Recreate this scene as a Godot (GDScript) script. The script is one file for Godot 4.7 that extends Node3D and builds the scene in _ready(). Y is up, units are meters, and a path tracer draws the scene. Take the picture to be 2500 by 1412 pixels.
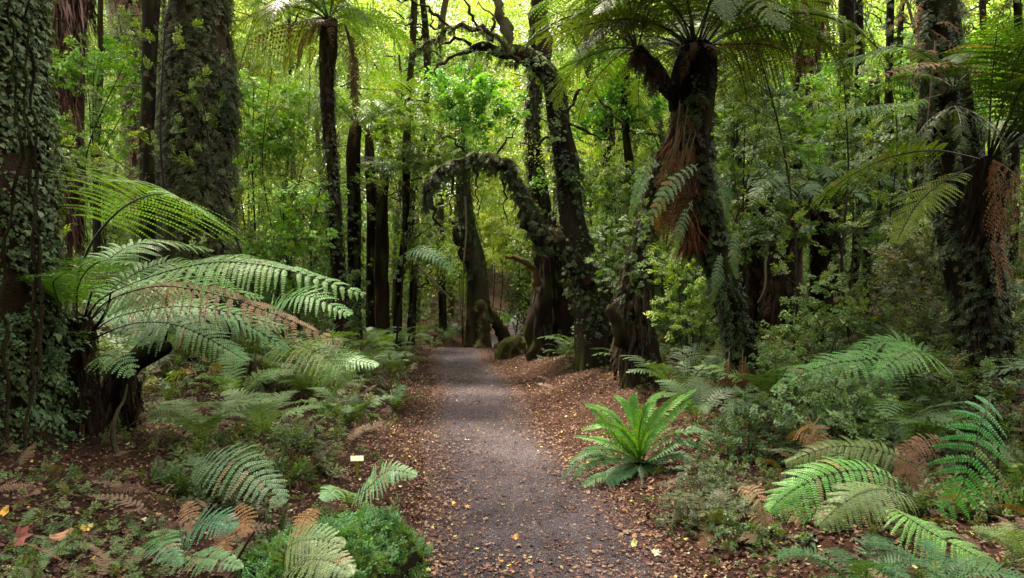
extends Node3D

const F := 1805.0
const EYE := 1.6

var R := RandomNumberGenerator.new()
var used := {}
var tints := {}
var leaf_base: StandardMaterial3D
var bark: StandardMaterial3D
var noise := FastNoiseLite.new()
var fine := FastNoiseLite.new()
var S := {}
var LIB := {}

const LAND := [[-30, 5.3, "the ivy trunk"], [140, 13.0, "the red fibrous trunk"], [330, 19.0, "the pale trunk"], [478, 10.5, "the massive shaggy trunk"], [838, 12.5, "the slender tree fern"], [866, 15.5, "the second tree fern"],
	[936, 16.5, "the shorter tree fern"], [1168, 20.0, "the crooked trunk"], [1462, 12.5, "the leaning ivy dark tree"], [1356, 15.5, "the broad buttressed trunk"], [1572, 9.6, "the gnarled black trunk"], [1830, 7.8, "the great tree fern"],
	[1900, 11.3, "the black stumps"], [1945, 15.0, "the reddish leaning trunk"], [2055, 16.0, "the thin black trunk"], [2440, 7.3, "the epiphyte trunk"], [2122, 12.5, "the pair of thin poles"], [1562, 6.5, "the crown fern"], [190, 5.7, "the low tree fern"]]

# linear base colours
const BRIGHT := Color(0.17, 0.31, 0.06)
const YELLOW := Color(0.34, 0.37, 0.05)
const MID := Color(0.08, 0.16, 0.04)
const DARK := Color(0.035, 0.075, 0.028)
const BLUE := Color(0.085, 0.19, 0.12)
const PALE := Color(0.21, 0.33, 0.17)
const OLIVE := Color(0.115, 0.14, 0.03)
const DEAD := Color(0.29, 0.17, 0.1)
const RUST := Color(0.13, 0.055, 0.03)


class Acc:
	var v := PackedVector3Array()
	var c := PackedColorArray()
	var i := PackedInt32Array()

	func tri(a: Vector3, b: Vector3, d: Vector3, col: Color) -> void:
		var n := v.size()
		v.append(a); v.append(b); v.append(d)
		c.append(col); c.append(col); c.append(col)
		i.append(n); i.append(n + 1); i.append(n + 2)

	func quad(a: Vector3, b: Vector3, d: Vector3, e: Vector3, col: Color) -> void:
		var n := v.size()
		v.append(a); v.append(b); v.append(d); v.append(e)
		c.append(col); c.append(col); c.append(col); c.append(col)
		i.append(n); i.append(n + 1); i.append(n + 2)
		i.append(n); i.append(n + 2); i.append(n + 3)

	func mesh(m: Material, smooth := false) -> ArrayMesh:
		var a := []
		a.resize(Mesh.ARRAY_MAX)
		a[Mesh.ARRAY_VERTEX] = v
		a[Mesh.ARRAY_COLOR] = c
		a[Mesh.ARRAY_INDEX] = i
		if smooth:
			var n := PackedVector3Array()
			n.resize(v.size())
			for k in range(0, i.size(), 3):
				var q := (v[i[k + 2]] - v[i[k]]).cross(v[i[k + 1]] - v[i[k]])
				n[i[k]] += q; n[i[k + 1]] += q; n[i[k + 2]] += q
			for k in n.size():
				n[k] = n[k].normalized() if n[k].length_squared() > 1e-20 else Vector3.UP
			a[Mesh.ARRAY_NORMAL] = n
		var r := ArrayMesh.new()
		r.add_surface_from_arrays(Mesh.PRIMITIVE_TRIANGLES, a)
		r.surface_set_material(0, m)
		return r


class Inst:
	var b := PackedFloat32Array()
	var n := 0

	func add(x: Vector3, y: Vector3, z: Vector3, o: Vector3, c: Color) -> void:
		b.append_array(PackedFloat32Array([x.x, y.x, z.x, o.x, x.y, y.y, z.y, o.y, x.z, y.z, z.z, o.z, c.r, c.g, c.b, 1.0]))
		n += 1


# ---------- small helpers

func P(x: float, y: float, d: float) -> Vector3:
	return Vector3((x - 1250.0) * d / F, EYE - (y - 706.0) * d / F, -d)


func rr(a: float, b: float) -> float:
	return R.randf_range(a, b)


func vary(c: Color, k: float) -> Color:
	var m := rr(1.0 - k, 1.0 + k)
	return Color(c.r * m * rr(0.93, 1.07), c.g * m, c.b * m * rr(0.88, 1.12))


func numbered(called: String) -> String:
	var n: int = used.get(called, 0)
	used[called] = n + 1
	return called if n == 0 else "%s_%03d" % [called, n]


func tag(o: Node, label := "", category := "", group := "", kind := "") -> Node:
	if label: o.set_meta("label", label)
	if category: o.set_meta("category", category)
	if group: o.set_meta("group", group)
	if kind: o.set_meta("kind", kind)
	return o


func thing(called: String, label: String, category: String, at: Vector3, group := "") -> Node3D:
	var o := Node3D.new()
	o.name = numbered(called)
	add_child(o, true)
	o.position = at
	tag(o, label, category, group)
	return o


func put(called: String, mesh: Mesh, parent: Node = null, m: Material = null) -> MeshInstance3D:
	var o := MeshInstance3D.new()
	o.name = called if parent else numbered(called)
	o.mesh = mesh
	if m: o.material_override = m
	(parent if parent else self).add_child(o, true)
	return o


func multi(called: String, mesh: Mesh, inst: Inst, parent: Node = null) -> MultiMeshInstance3D:
	var mm := MultiMesh.new()
	mm.transform_format = MultiMesh.TRANSFORM_3D
	mm.use_colors = true
	mm.mesh = mesh
	mm.instance_count = inst.n
	mm.buffer = inst.b
	var o := MultiMeshInstance3D.new()
	o.name = called if parent else numbered(called)
	o.multimesh = mm
	o.set_meta("kind", "stuff")
	(parent if parent else self).add_child(o, true)
	return o


func tint(c: Color, rough := 0.5) -> StandardMaterial3D:
	var key := [c, rough]
	if not tints.has(key):
		var m: StandardMaterial3D = leaf_base.duplicate()
		m.albedo_color = c.linear_to_srgb()
		m.roughness = rough
		tints[key] = m
	return tints[key]


func basis_of(dir: Vector3, nrm: Vector3, s: float) -> Array:
	var y := dir.normalized()
	var x := y.cross(nrm)
	if x.length_squared() < 1e-6: x = y.cross(Vector3(0.3, 0.9, 0.2))
	x = x.normalized()
	return [x * s, y * s, x.cross(y) * s]


func rdir() -> Vector3:
	var z := rr(-1, 1)
	var a := rr(0, TAU)
	var q := sqrt(1 - z * z)
	return Vector3(q * cos(a), z, q * sin(a))


func catmull(p: PackedVector3Array, n: int) -> PackedVector3Array:
	var out := PackedVector3Array()
	var m := p.size() - 1
	for k in n + 1:
		var t := float(k) / n * m
		var j := mini(int(t), m - 1)
		t -= j
		out.append(p[j].cubic_interpolate(p[j + 1], p[maxi(j - 1, 0)], p[mini(j + 2, m)], t))
	return out


func C(a: Array, n := 26) -> PackedVector3Array:
	var p := PackedVector3Array()
	for k in range(0, a.size(), 3):
		p.append(P(a[k], a[k + 1], a[k + 2]))
	return catmull(p, n)


func arc(p0: Vector3, yaw: float, e0: float, e1: float, length: float, n := 22, power := 1.15) -> PackedVector3Array:
	var out := PackedVector3Array([p0])
	var p := p0
	for k in n:
		var e := deg_to_rad(lerpf(e0, e1, pow((k + 0.5) / n, power)))
		p += Vector3(cos(yaw) * cos(e), sin(e), -sin(yaw) * cos(e)) * length / n
		out.append(p)
	return out


# ---------- the lie of the land

func table(t: Array, d: float) -> float:
	for k in range(0, t.size() - 2, 2):
		if d < t[k + 2]:
			return lerpf(t[k + 1], t[k + 3], smoothstep(t[k], t[k + 2], d))
	return t[-1]


func path_x(d: float) -> float:
	return table([-4, 0.7, 4, 0.2, 9.8, -0.43, 18.7, -1.32, 23, -1.0, 30, 0.3, 46, 2.0], d)


func path_w(d: float) -> float:
	return table([-4, 0.85, 4, 0.8, 7, 0.72, 10, 0.7, 19, 0.72, 30, 0.6], d)


func gh(x: float, z: float) -> float:
	var d := -z
	var a := absf(x - path_x(d)) - path_w(d)
	var right := x > path_x(d)
	var h := table([-6, 0, 16, 0, 19, 0.05, 23, -0.3, 27, 0.0, 40, 0.9, 60, 2.6, 120, 9, 220, 12], d)
	h += smoothstep(0.0, 1.4, a) * (0.3 if right else 0.31) + smoothstep(1.0, 5.0, a) * (0.32 if right else 0.36) + maxf(a - 5.0, 0) * 0.02
	h += noise.get_noise_2d(x * 9.0, z * 9.0) * 0.14 * smoothstep(-0.1, 1.2, a) + noise.get_noise_2d(x * 34.0, z * 34.0) * 0.03 * smoothstep(-0.2, 0.5, a)
	return h


func on(x: float, z: float) -> Vector3:
	return Vector3(x, gh(x, z), z)


func G(x: float, y: float) -> Vector3:
	var d := 2.2
	while d < 60.0:
		var p := P(x, y, d)
		if p.y < gh(p.x, p.z):
			return on(p.x, p.z)
		d += 0.04
	return P(x, y, 40)


func build_ground() -> void:
	var xs := []
	var zs := []
	var t := 0.0
	while t < 400.0:
		xs.append(t)
		if t > 0: xs.push_front(-t)
		t += 0.11 if t < 5.5 else maxf(0.3, (t - 5.0) * 0.16)
	t = 30.0
	while t > 3.0:
		zs.append(t); t -= 3.0
	t = 2.0
	while t > -400.0:
		zs.append(t)
		t -= 0.12 if t > -22.0 else maxf(0.3, (-t - 20.0) * 0.12)
	var A := Acc.new()
	for z in zs:
		for x in xs:
			var d: float = -z
			var a: float = absf(x - path_x(d)) - path_w(d)
			A.v.append(Vector3(x, gh(x, z) - 0.035 * smoothstep(0.02, -0.12, a) * smoothstep(36, 34, d), z))
			var k := noise.get_noise_2d(x * 20.0, z * 20.0) * 0.5 + 0.5
			var q := fine.get_noise_2d(x * 60.0, z * 60.0) * 0.5 + 0.5
			A.c.append(Color(0.022, 0.013, 0.01).lerp(Color(0.085, 0.05, 0.034), k * 0.6 + q * 0.4))
	var w := xs.size()
	for j in zs.size() - 1:
		for k in w - 1:
			var n := j * w + k
			A.i.append_array(PackedInt32Array([n, n + w + 1, n + 1, n, n + w, n + w + 1]))
	var m := StandardMaterial3D.new()
	m.vertex_color_use_as_albedo = true
	m.metallic_specular = 0.15
	m.roughness = 0.95
	m.albedo_texture = soil_texture(0.9, 0.05, [Color(0.45, 0.42, 0.4), Color(0.75, 0.7, 0.68), Color(1, 1, 1)])
	m.uv1_triplanar = true
	m.uv1_world_triplanar = true
	m.uv1_scale = Vector3(1.1, 1.1, 1.1)
	var g := put("forest_floor", A.mesh(m, true))
	tag(g, "brown forest floor covered in fallen leaves on both banks of the path", "", "", "structure")
	LIB.floor = g

	A = Acc.new()
	var cols := 20
	var rows := 300
	for r in rows + 1:
		var d := -4.0 + r * 0.13
		for q in cols + 1:
			var s := (q / float(cols) * 2.0 - 1.0)
			var wob := 1.0 + 0.1 * noise.get_noise_2d(d * 40.0, signf(s) * 90.0)
			var x := path_x(d) + s * path_w(d) * 1.06 * wob
			var y := gh(x, -d) + 0.012 * (1.0 - absf(s)) + noise.get_noise_2d(x * 60.0, d * 60.0) * 0.008 - 0.05 * smoothstep(0.93, 1.0, absf(s))
			A.v.append(Vector3(x, y, -d))
			var k := clampf(noise.get_noise_2d(x * 30.0, d * 24.0) * 0.5 + noise.get_noise_2d(x * 14.0 + 70.0, d * 5.0) * 0.9 + fine.get_noise_2d(x * 90.0, d * 70.0) * 0.5 + 0.5, 0.0, 1.0)
			var grey := Color(0.088, 0.069, 0.077).lerp(Color(0.216, 0.18, 0.2), k)
			A.c.append(grey.lerp(Color(0.12, 0.07, 0.055), smoothstep(0.5, 1.0, absf(s) + 0.25 * (k - 0.5))))
	for r in rows:
		for q in cols:
			var n := r * (cols + 1) + q
			A.i.append_array(PackedInt32Array([n, n + cols + 1, n + cols + 2, n, n + cols + 2, n + 1]))
	var pm := StandardMaterial3D.new()
	pm.vertex_color_use_as_albedo = true
	pm.roughness = 0.9
	pm.metallic_specular = 0.25
	pm.albedo_texture = soil_texture(0.35, 0.06, [Color(0.3, 0.28, 0.3), Color(0.75, 0.72, 0.75), Color(1, 1, 1)])
	pm.uv1_triplanar = true
	pm.uv1_world_triplanar = true
	pm.uv1_scale = Vector3(1.3, 1.3, 1.3)
	pm.heightmap_enabled = true
	pm.heightmap_texture = soil_texture(0.35, 0.06, [Color(0, 0, 0), Color(1, 1, 1)])
	pm.heightmap_scale = 1.6
	var p := put("path", A.mesh(pm, true))
	tag(p, "grey gravel footpath winding uphill through the forest", "", "", "structure")
	LIB.path = p


func soil_texture(_a: float, freq: float, ramp: Array) -> NoiseTexture2D:
	var n := FastNoiseLite.new()
	n.seed = 5
	n.noise_type = FastNoiseLite.TYPE_SIMPLEX_SMOOTH
	n.frequency = freq
	n.fractal_octaves = 5
	n.fractal_gain = 0.65
	var t := NoiseTexture2D.new()
	t.width = 1024
	t.height = 1024
	t.seamless = true
	t.noise = n
	var g := Gradient.new()
	g.offsets = PackedFloat32Array([0.15, 0.9]) if ramp.size() == 2 else PackedFloat32Array([0.2, 0.5, 0.8])
	g.colors = PackedColorArray(ramp)
	t.color_ramp = g
	return t


# ---------- words that tell look-alikes apart

func beside(p: Vector3, what: String) -> String:
	var best := 1e9
	var hit: Array = []
	for a in LAND:
		var q: Vector3 = P(a[0], 706, a[1])
		var d := Vector2(p.x - q.x, p.z - q.z).length()
		if d < best:
			best = d
			hit = [q, a[2]]
	var dx: float = p.x - hit[0].x
	var dz: float = p.z - hit[0].z
	var rel := ""
	if absf(dz) > absf(dx): rel = ("behind " if dz < 0 else "in front of ")
	else: rel = ("left of " if dx < 0 else "right of ")
	var far := "far " if best > 7.0 else ("some way " if best > 3.0 else "just ")
	return what + " " + far + rel + hit[1]


# ---------- leaves, sprays, fronds

func leaf(A: Acc, b: Vector3, dir: Vector3, nrm: Vector3, L: float, W: float, col: Color, fold := 0.25) -> void:
	var y := dir.normalized()
	var x := y.cross(nrm).normalized()
	var z := x.cross(y)
	var m := b + y * L * 0.45
	var l := m + x * W * 0.5 + z * W * fold
	var r := m - x * W * 0.5 + z * W * fold
	var t := b + y * L - z * L * 0.12
	A.tri(b, l, m, col); A.tri(b, m, r, col)
	A.tri(m, l, t, col); A.tri(m, t, r, col)


func twig(A: Acc, a: Vector3, b: Vector3, w: float, col: Color) -> void:
	var d := (b - a).normalized()
	var x := d.cross(Vector3(0.2, 0.3, 0.9)).normalized() * w
	var y := d.cross(x).normalized() * w
	for k in 3:
		var u := x * cos(k * TAU / 3) + y * sin(k * TAU / 3)
		var q := x * cos((k + 1) * TAU / 3) + y * sin((k + 1) * TAU / 3)
		A.quad(a + u, a + q, b + q * 0.6, b + u * 0.6, col)


# a twig along +Y with its leaves; grey vertex colours, tinted per copy
func spray(n: int, length: float, ll: float, ratio: float, spread: float, twigs := true) -> ArrayMesh:
	var A := Acc.new()
	var ends := []
	for k in 4:
		var d := Vector3(rr(-1, 1) * spread, 1.0, rr(-0.35, 0.35) * spread).normalized()
		ends.append(d * length * rr(0.7, 1.0))
		if twigs: twig(A, Vector3.ZERO, ends[k], length * 0.008 + 0.001, Color(0.3, 0.22, 0.18))
	for k in n:
		var e: Vector3 = ends[k % 4]
		var s := rr(0.15, 1.0)
		var sg := 1.0 if k % 8 < 4 else -1.0
		var d := (e.normalized() * rr(0.3, 0.8) + Vector3(sg * rr(0.5, 1.0), 0, rr(-0.4, 0.4))).normalized()
		leaf(A, e * s, d, Vector3(rr(-0.5, 0.5), rr(-0.3, 0.3), 1), ll * rr(0.7, 1.15), ll * ratio * rr(0.8, 1.1), Color(1, 1, 1) * rr(0.7, 1.2), rr(0.05, 0.3))
	return A.mesh(leaf_base)


func strips() -> ArrayMesh:
	var A := Acc.new()
	for k in 14:
		var p := Vector3(rr(-0.25, 0.25), rr(0, 0.3), rr(-0.02, 0.05))
		var w := rr(0.012, 0.035)
		var l := rr(0.5, 1.0)
		var x := Vector3(w, 0, rr(-0.02, 0.02))
		var g := Color(1, 1, 1) * rr(0.5, 1.25)
		for j in 3:
			var q := p + Vector3(rr(-0.03, 0.03), l / 3, rr(-0.01, 0.05) * (1 + j))
			A.quad(p - x, p + x, q + x * 0.7, q - x * 0.7, g)
			p = q
			x *= 0.7
	return A.mesh(leaf_base)


func clump(n: int, size: float, ll: float, ratio: float) -> ArrayMesh:
	var A := Acc.new()
	for k in n:
		var p := rdir() * pow(R.randf(), 0.45) * size
		p.y *= 0.55
		var nrm := (Vector3.UP * 1.1 + rdir()).normalized()
		var d := (Vector3(p.x, 0, p.z) + rdir() * size * 0.6)
		d = (d - nrm * d.dot(nrm)).normalized()
		leaf(A, p, d, nrm, ll * rr(0.7, 1.2), ll * ratio * rr(0.8, 1.1), Color(1, 1, 1) * rr(0.75, 1.2), 0.12)
	return A.mesh(leaf_base)


func pinna(A: Acc, p: Vector3, dir: Vector3, nrm: Vector3, L: float, pl: float, n: int, col: Color, droop: float) -> void:
	var w := L / n * 0.92
	var rib := Color(col.r * 0.55, col.g * 0.5, col.b * 0.45)
	var last := p
	for j in n:
		var s := (j + 0.6) / n
		var pos := p + dir * L * s + Vector3.DOWN * droop * L * s * s
		var ax := (dir + Vector3.DOWN * 2.0 * droop * s).normalized()
		var side := nrm.cross(ax).normalized()
		var up := ax.cross(side)
		var l := pl * pow(1.0 - s, 0.6) * minf(1.0, 0.6 + s * 3.0) + 0.004
		var k := rr(0.78, 1.18)
		var cc := Color(col.r * k, col.g * k, col.b * k)
		for sg in [-1.0, 1.0]:
			var d: Vector3 = (side * sg + ax * 0.4 - up * rr(-0.05, 0.3)).normalized() * l * rr(0.88, 1.08)
			var a := pos - ax * w * 0.5
			A.quad(a, a + d * 0.72, pos + d, pos + ax * w * 0.42, cc)
		if j % 3 == 2 or j == n - 1:
			var h := side * minf(0.004, L * 0.012)
			A.quad(last - h + up * 0.002, last + h + up * 0.002, pos + h * 0.6 + up * 0.002, pos - h * 0.6 + up * 0.002, rib)
			last = pos


func blade(A: Acc, p: Vector3, dir: Vector3, nrm: Vector3, L: float, w: float, col: Color, droop: float) -> void:
	var side := nrm.cross(dir).normalized()
	var prev := p
	var pw := w * 0.55
	for j in 3:
		var s := (j + 1) / 3.0
		var q := p + dir * L * s + Vector3.DOWN * droop * L * s * s
		var ww: float = [w * 0.5, w * 0.36, 0.0][j]
		var k := rr(0.88, 1.12)
		var cc := Color(col.r * k, col.g * k, col.b * k)
		A.quad(prev - side * pw, prev + nrm * w * -0.12, q + nrm * ww * -0.12, q - side * ww, cc)
		A.quad(prev + nrm * w * -0.12, prev + side * pw, q + side * ww, q + nrm * ww * -0.12, cc)
		prev = q
		pw = ww


func stalk(A: Acc, pts: PackedVector3Array, r0: float, r1: float, col: Color, sides := 5) -> void:
	var n := pts.size()
	var x := Vector3.RIGHT
	var start := A.v.size()
	for k in n:
		var t := (pts[mini(k + 1, n - 1)] - pts[maxi(k - 1, 0)]).normalized()
		x = (x - t * x.dot(t))
		if x.length_squared() < 1e-5: x = t.cross(Vector3(0.1, 0.2, 0.97))
		x = x.normalized()
		var y := t.cross(x)
		var r := lerpf(r0, r1, k / float(n - 1))
		for j in sides:
			var a := j * TAU / sides
			A.v.append(pts[k] + (x * cos(a) + y * sin(a)) * r)
			A.c.append(col)
	for k in n - 1:
		for j in sides:
			var a := start + k * sides + j
			var b := start + k * sides + (j + 1) % sides
			A.i.append_array(PackedInt32Array([a, b, b + sides, a, b + sides, a + sides]))


# o: bare (share of stalk without pinnae), droop, n (pinna pairs), m (pinnules), simple, rib (stalk colour), rise, sweep, r (stalk radius)
# pinnae come back one Acc each when apart, else all in the one of the stalk
func frond(pts: PackedVector3Array, up: Vector3, W: float, col: Color, o := {}, apart := false) -> Array:
	if col.g > col.r and col != Color.WHITE: col = Color(col.r * 0.85, col.g, col.b * 0.76)
	var A := Acc.new()
	var out := [A]
	var n := pts.size() - 1
	var rib: Color = o.get("rib", Color(0.12, 0.09, 0.05))
	var radius: float = o.get("r", 0.006)
	stalk(A, pts, radius, radius * 0.25, rib)
	var bare: float = o.get("bare", 0.2)
	var pairs: int = o.get("n", 24)
	var m: int = o.get("m", 14)
	var droop: float = o.get("droop", 0.25)
	var sweep: float = o.get("sweep", 0.25)
	var peak: float = o.get("peak", 0.35)
	var gap := 1.0
	for k in pairs:
		var u := (k + 0.5) / pairs
		var t := lerpf(bare, 1.0, u)
		var f := minf(t * n, n - 0.001)
		var j := int(f)
		var p := pts[j].lerp(pts[j + 1], f - j)
		var T := (pts[mini(j + 1, n)] - pts[maxi(j - 1, 0)]).normalized()
		var side := T.cross(up).normalized()
		var nrm := side.cross(T).normalized()
		var shape := pow(minf(1.0, u / peak * 0.75 + 0.25), 0.8) * pow(clampf((1.0 - u) / (1.0 - peak), 0.0, 1.0), 0.72) + 0.03
		gap = (1.0 - bare) * pts[0].distance_to(pts[n]) / pairs
		for sg in [-1.0, 1.0]:
			if R.randf() < o.get("lost", 0.025): continue
			var a := lerpf(sweep, sweep + 0.5, u) + rr(-0.06, 0.06)
			var dir: Vector3 = (side * sg * cos(a) + T * sin(a) + nrm * (o.get("rise", 0.12) + rr(-0.07, 0.07))).normalized()
			var L := W * shape * rr(0.82, 1.08)
			var B := A
			if apart:
				B = Acc.new()
				out.append(B)
			var cc := vary(col, 0.14)
			if R.randf() < 0.05: cc = cc.lerp(DEAD, rr(0.3, 0.8))
			if o.get("simple", false):
				blade(B, p, dir, nrm, L, o.get("bw", gap * 0.8), cc, droop * rr(0.7, 1.3))
			else:
				pinna(B, p, dir, nrm, L, minf(o.get("pl", 0.2) * L + 0.012, gap * o.get("fill", 0.56)), maxi(4, int(m * (0.35 + 0.65 * shape))), cc, droop * rr(0.7, 1.3))
	return out


func hero(parent: Node3D, pts: PackedVector3Array, up: Vector3, W: float, col: Color, o := {}, label := "") -> void:
	var off := parent.position
	for k in pts.size(): pts[k] -= off
	var mm := tint(Color.WHITE, o.get("rough", 0.42))
	var made := frond(pts, up.normalized(), W, col, o, true)
	var f := put("frond", made[0].mesh(mm, true), parent)
	if label: tag(f, label)
	for k in range(1, made.size()):
		put("pinna", made[k].mesh(mm), f)


func one(parent: Node3D, pts: PackedVector3Array, up: Vector3, W: float, col: Color, o := {}) -> void:
	var off := parent.position
	for k in pts.size(): pts[k] -= off
	put(o.get("called", "frond"), frond(pts, up.normalized(), W, col, o)[0].mesh(tint(Color.WHITE, o.get("rough", 0.45))), parent)


func frond_library() -> void:
	var w := Color.WHITE
	var kinds := {
		"fern": [0.24, 68.0, -22.0, {"n": 22, "m": 12, "bare": 0.18, "droop": 0.2, "rib": Color(1.0, 0.5, 0.4), "r": 0.005}],
		"tree": [0.23, 48.0, -52.0, {"n": 32, "m": 15, "bare": 0.14, "droop": 0.3, "rib": Color(0.5, 0.35, 0.3), "r": 0.007}],
		"hang": [0.11, -15.0, -82.0, {"n": 20, "m": 8, "bare": 0.08, "droop": 0.6, "lost": 0.35, "rib": Color(0.6, 0.5, 0.4), "r": 0.006}],
		"crown": [0.085, 78.0, 15.0, {"n": 34, "bare": 0.06, "droop": 0.15, "simple": true, "bw": 0.022, "rib": Color(0.9, 1.0, 0.6), "r": 0.005, "sweep": 0.15, "peak": 0.45}],
		"low": [0.2, 35.0, -25.0, {"n": 17, "m": 9, "bare": 0.15, "droop": 0.15, "rib": Color(0.7, 0.5, 0.4), "r": 0.004}]}
	for kind in kinds:
		var a: Array = kinds[kind]
		LIB[kind] = []
		for v in 6:
			var pts := arc(Vector3.ZERO, 0.0, a[1] + rr(-8, 8), a[2] + rr(-12, 12), 1.0)
			for k in pts.size(): pts[k].z += 0.06 * sin(k * 0.12 + v) * (k / 22.0)
			var o: Dictionary = a[3].duplicate()
			o.n = int(o.n * rr(0.85, 1.15))
			o.sweep = o.get("sweep", 0.25) + rr(-0.08, 0.15)
			o.droop = o.droop * rr(0.7, 1.6)
			if v > 3: o.lost = 0.14
			LIB[kind].append(frond(pts, Vector3(rr(-0.05, 0.05), 1, rr(-0.2, 0.2)).normalized(), a[0] * rr(0.85, 1.15), w, o)[0].mesh(leaf_base))


# fronds round a growing point, from the library
func rosette(parent: Node3D, at: Vector3, kind: String, n: int, L: float, col: Color, o := {}) -> void:
	var yaw0: float = o.get("yaw", rr(0, TAU))
	var span: float = o.get("span", TAU)
	for k in n:
		var f := put(o.get("called", "frond"), LIB[kind][R.randi() % 6], parent, tint(col_step(col), o.get("rough", 0.45)))
		var s := L * rr(0.75, 1.1)
		var b := Basis(Vector3.UP, yaw0 + (k + rr(-0.3, 0.3)) * span / n) * Basis(Vector3.BACK, deg_to_rad(o.get("tilt", 0.0) + rr(-9, 9))) * Basis(Vector3.RIGHT, rr(-0.25, 0.25))
		f.transform = Transform3D(b.scaled(Vector3(s, s, s)), at - parent.position + b * Vector3(o.get("off", 0.02), 0, 0))


func col_step(c: Color) -> Color:
	var k: float = [0.82, 0.92, 1.0, 1.1][R.randi() % 4]
	return Color(c.r * k, c.g * k, c.b * k)


func fern(label: String, x: float, y: float, n: int, L: float, col: Color, kind := "fern", o := {}) -> Node3D:
	var p := G(x, y)
	var t := thing(o.get("name", "fern"), label, "fern", p, o.get("group", ""))
	rosette(t, p, kind, n, L, col, o)
	if o.has("dead"): rosette(t, p, kind, o.dead, L * 0.8, DEAD, {"tilt": -35.0, "called": "dead_frond", "rough": 0.8})
	return t


# ---------- trunks

# px: x, y, half width in photograph pixels, at distance d (or a fourth number each)
func limb(px: Array, d: float) -> Array:
	var p := PackedVector3Array()
	var r := PackedVector3Array()
	for a in px:
		var dd: float = a[3] if a.size() > 3 else d
		p.append(P(a[0], a[1], dd))
		r.append(Vector3(a[2] * dd / F, 0, 0))
	var length := 0.0
	for k in p.size() - 1: length += p[k].distance_to(p[k + 1])
	var n := clampi(int(length / 0.07), 12, 150)
	p = catmull(p, n * 4)
	r = catmull(r, n * 4)
	var cp := PackedVector3Array([p[0]])
	var cr := PackedVector3Array([r[0]])
	var s := 0.0
	var step := length / n
	for k in p.size() - 1:
		var e := p[k].distance_to(p[k + 1])
		while cp.size() * step <= s + e and e > 0.0:
			var f := (cp.size() * step - s) / e
			cp.append(p[k].lerp(p[k + 1], f))
			cr.append(r[k].lerp(r[k + 1], f))
		s += e
	cp.append(p[-1])
	cr.append(r[-1])
	return [cp, cr]


func tube(A: Acc, l: Array, off: Vector3, dark: Color, light: Color, o := {}) -> void:
	var pts: PackedVector3Array = l[0]
	var rad: PackedVector3Array = l[1]
	var n := pts.size()
	var seg: int = o.get("seg", clampi(int(rad[0].x * 130), 12, 56))
	var rough: float = o.get("rough", 0.16)
	var fr: float = o.get("fr", 30.0)
	var flare: float = o.get("flare", 0.0)
	var moss: Color = o.get("moss", Color(0.06, 0.075, 0.02))
	var mk: float = o.get("mossy", 0.25)
	var x := Vector3(1, 0, 0.02)
	var start := A.v.size()
	var s := 0.0
	var sx := pts[0].x * 7.0
	for k in n:
		var t := (pts[mini(k + 1, n - 1)] - pts[maxi(k - 1, 0)]).normalized()
		x = x - t * x.dot(t)
		if x.length_squared() < 1e-4: x = t.cross(Vector3(0, 0.1, 1))
		x = x.normalized()
		var y := t.cross(x)
		if k: s += pts[k].distance_to(pts[k - 1])
		var r := maxf(rad[k].x, 0.004) * (1.0 + flare * exp(-s / 0.35))
		for j in seg + 1:
			var a := (j % seg) * TAU / seg
			var u := x * cos(a) + y * sin(a)
			var q := fine.get_noise_3d(u.x * r * fr + sx, s * fr * 0.13, u.z * r * fr + u.y * r * fr)
			var big := noise.get_noise_3d(u.x * 30.0 + sx, s * 18.0, u.z * 30.0)
			var rid := 1.0 - absf(q) * 2.4
			var root := flare * 0.35 * exp(-s / 0.4) * cos(a * 5.0 + sx) * r
			A.v.append(pts[k] - off + u * (r * (1.0 + rough * (rid - 0.6) + rough * 1.2 * big) + root))
			var cc := dark.lerp(light, clampf(0.5 + q * 1.5 + big * 0.4, 0.0, 1.0))
			A.c.append(cc.lerp(moss, clampf((noise.get_noise_3d(u.x * 20.0 - sx, s * 30.0, u.z * 20.0) + u.y * 0.5 - 0.35 + mk) * 3.0, 0.0, 0.85)))
	for k in n - 1:
		for j in seg:
			var a := start + k * (seg + 1) + j
			A.i.append_array(PackedInt32Array([a, a + 1, a + seg + 2, a, a + seg + 2, a + seg + 1]))
	# close the far end
	var tip := A.v.size()
	A.v.append(pts[n - 1] - off + (pts[n - 1] - pts[n - 2]).normalized() * rad[n - 1].x * 0.5)
	A.c.append(dark)
	for j in seg:
		var a := start + (n - 1) * (seg + 1) + j
		A.i.append_array(PackedInt32Array([a, a + 1, tip]))


func trunk_mesh(l: Array, off: Vector3, dark: Color, light: Color, o := {}) -> ArrayMesh:
	var A := Acc.new()
	tube(A, l, off, dark, light, o)
	return A.mesh(bark, true)


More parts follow.
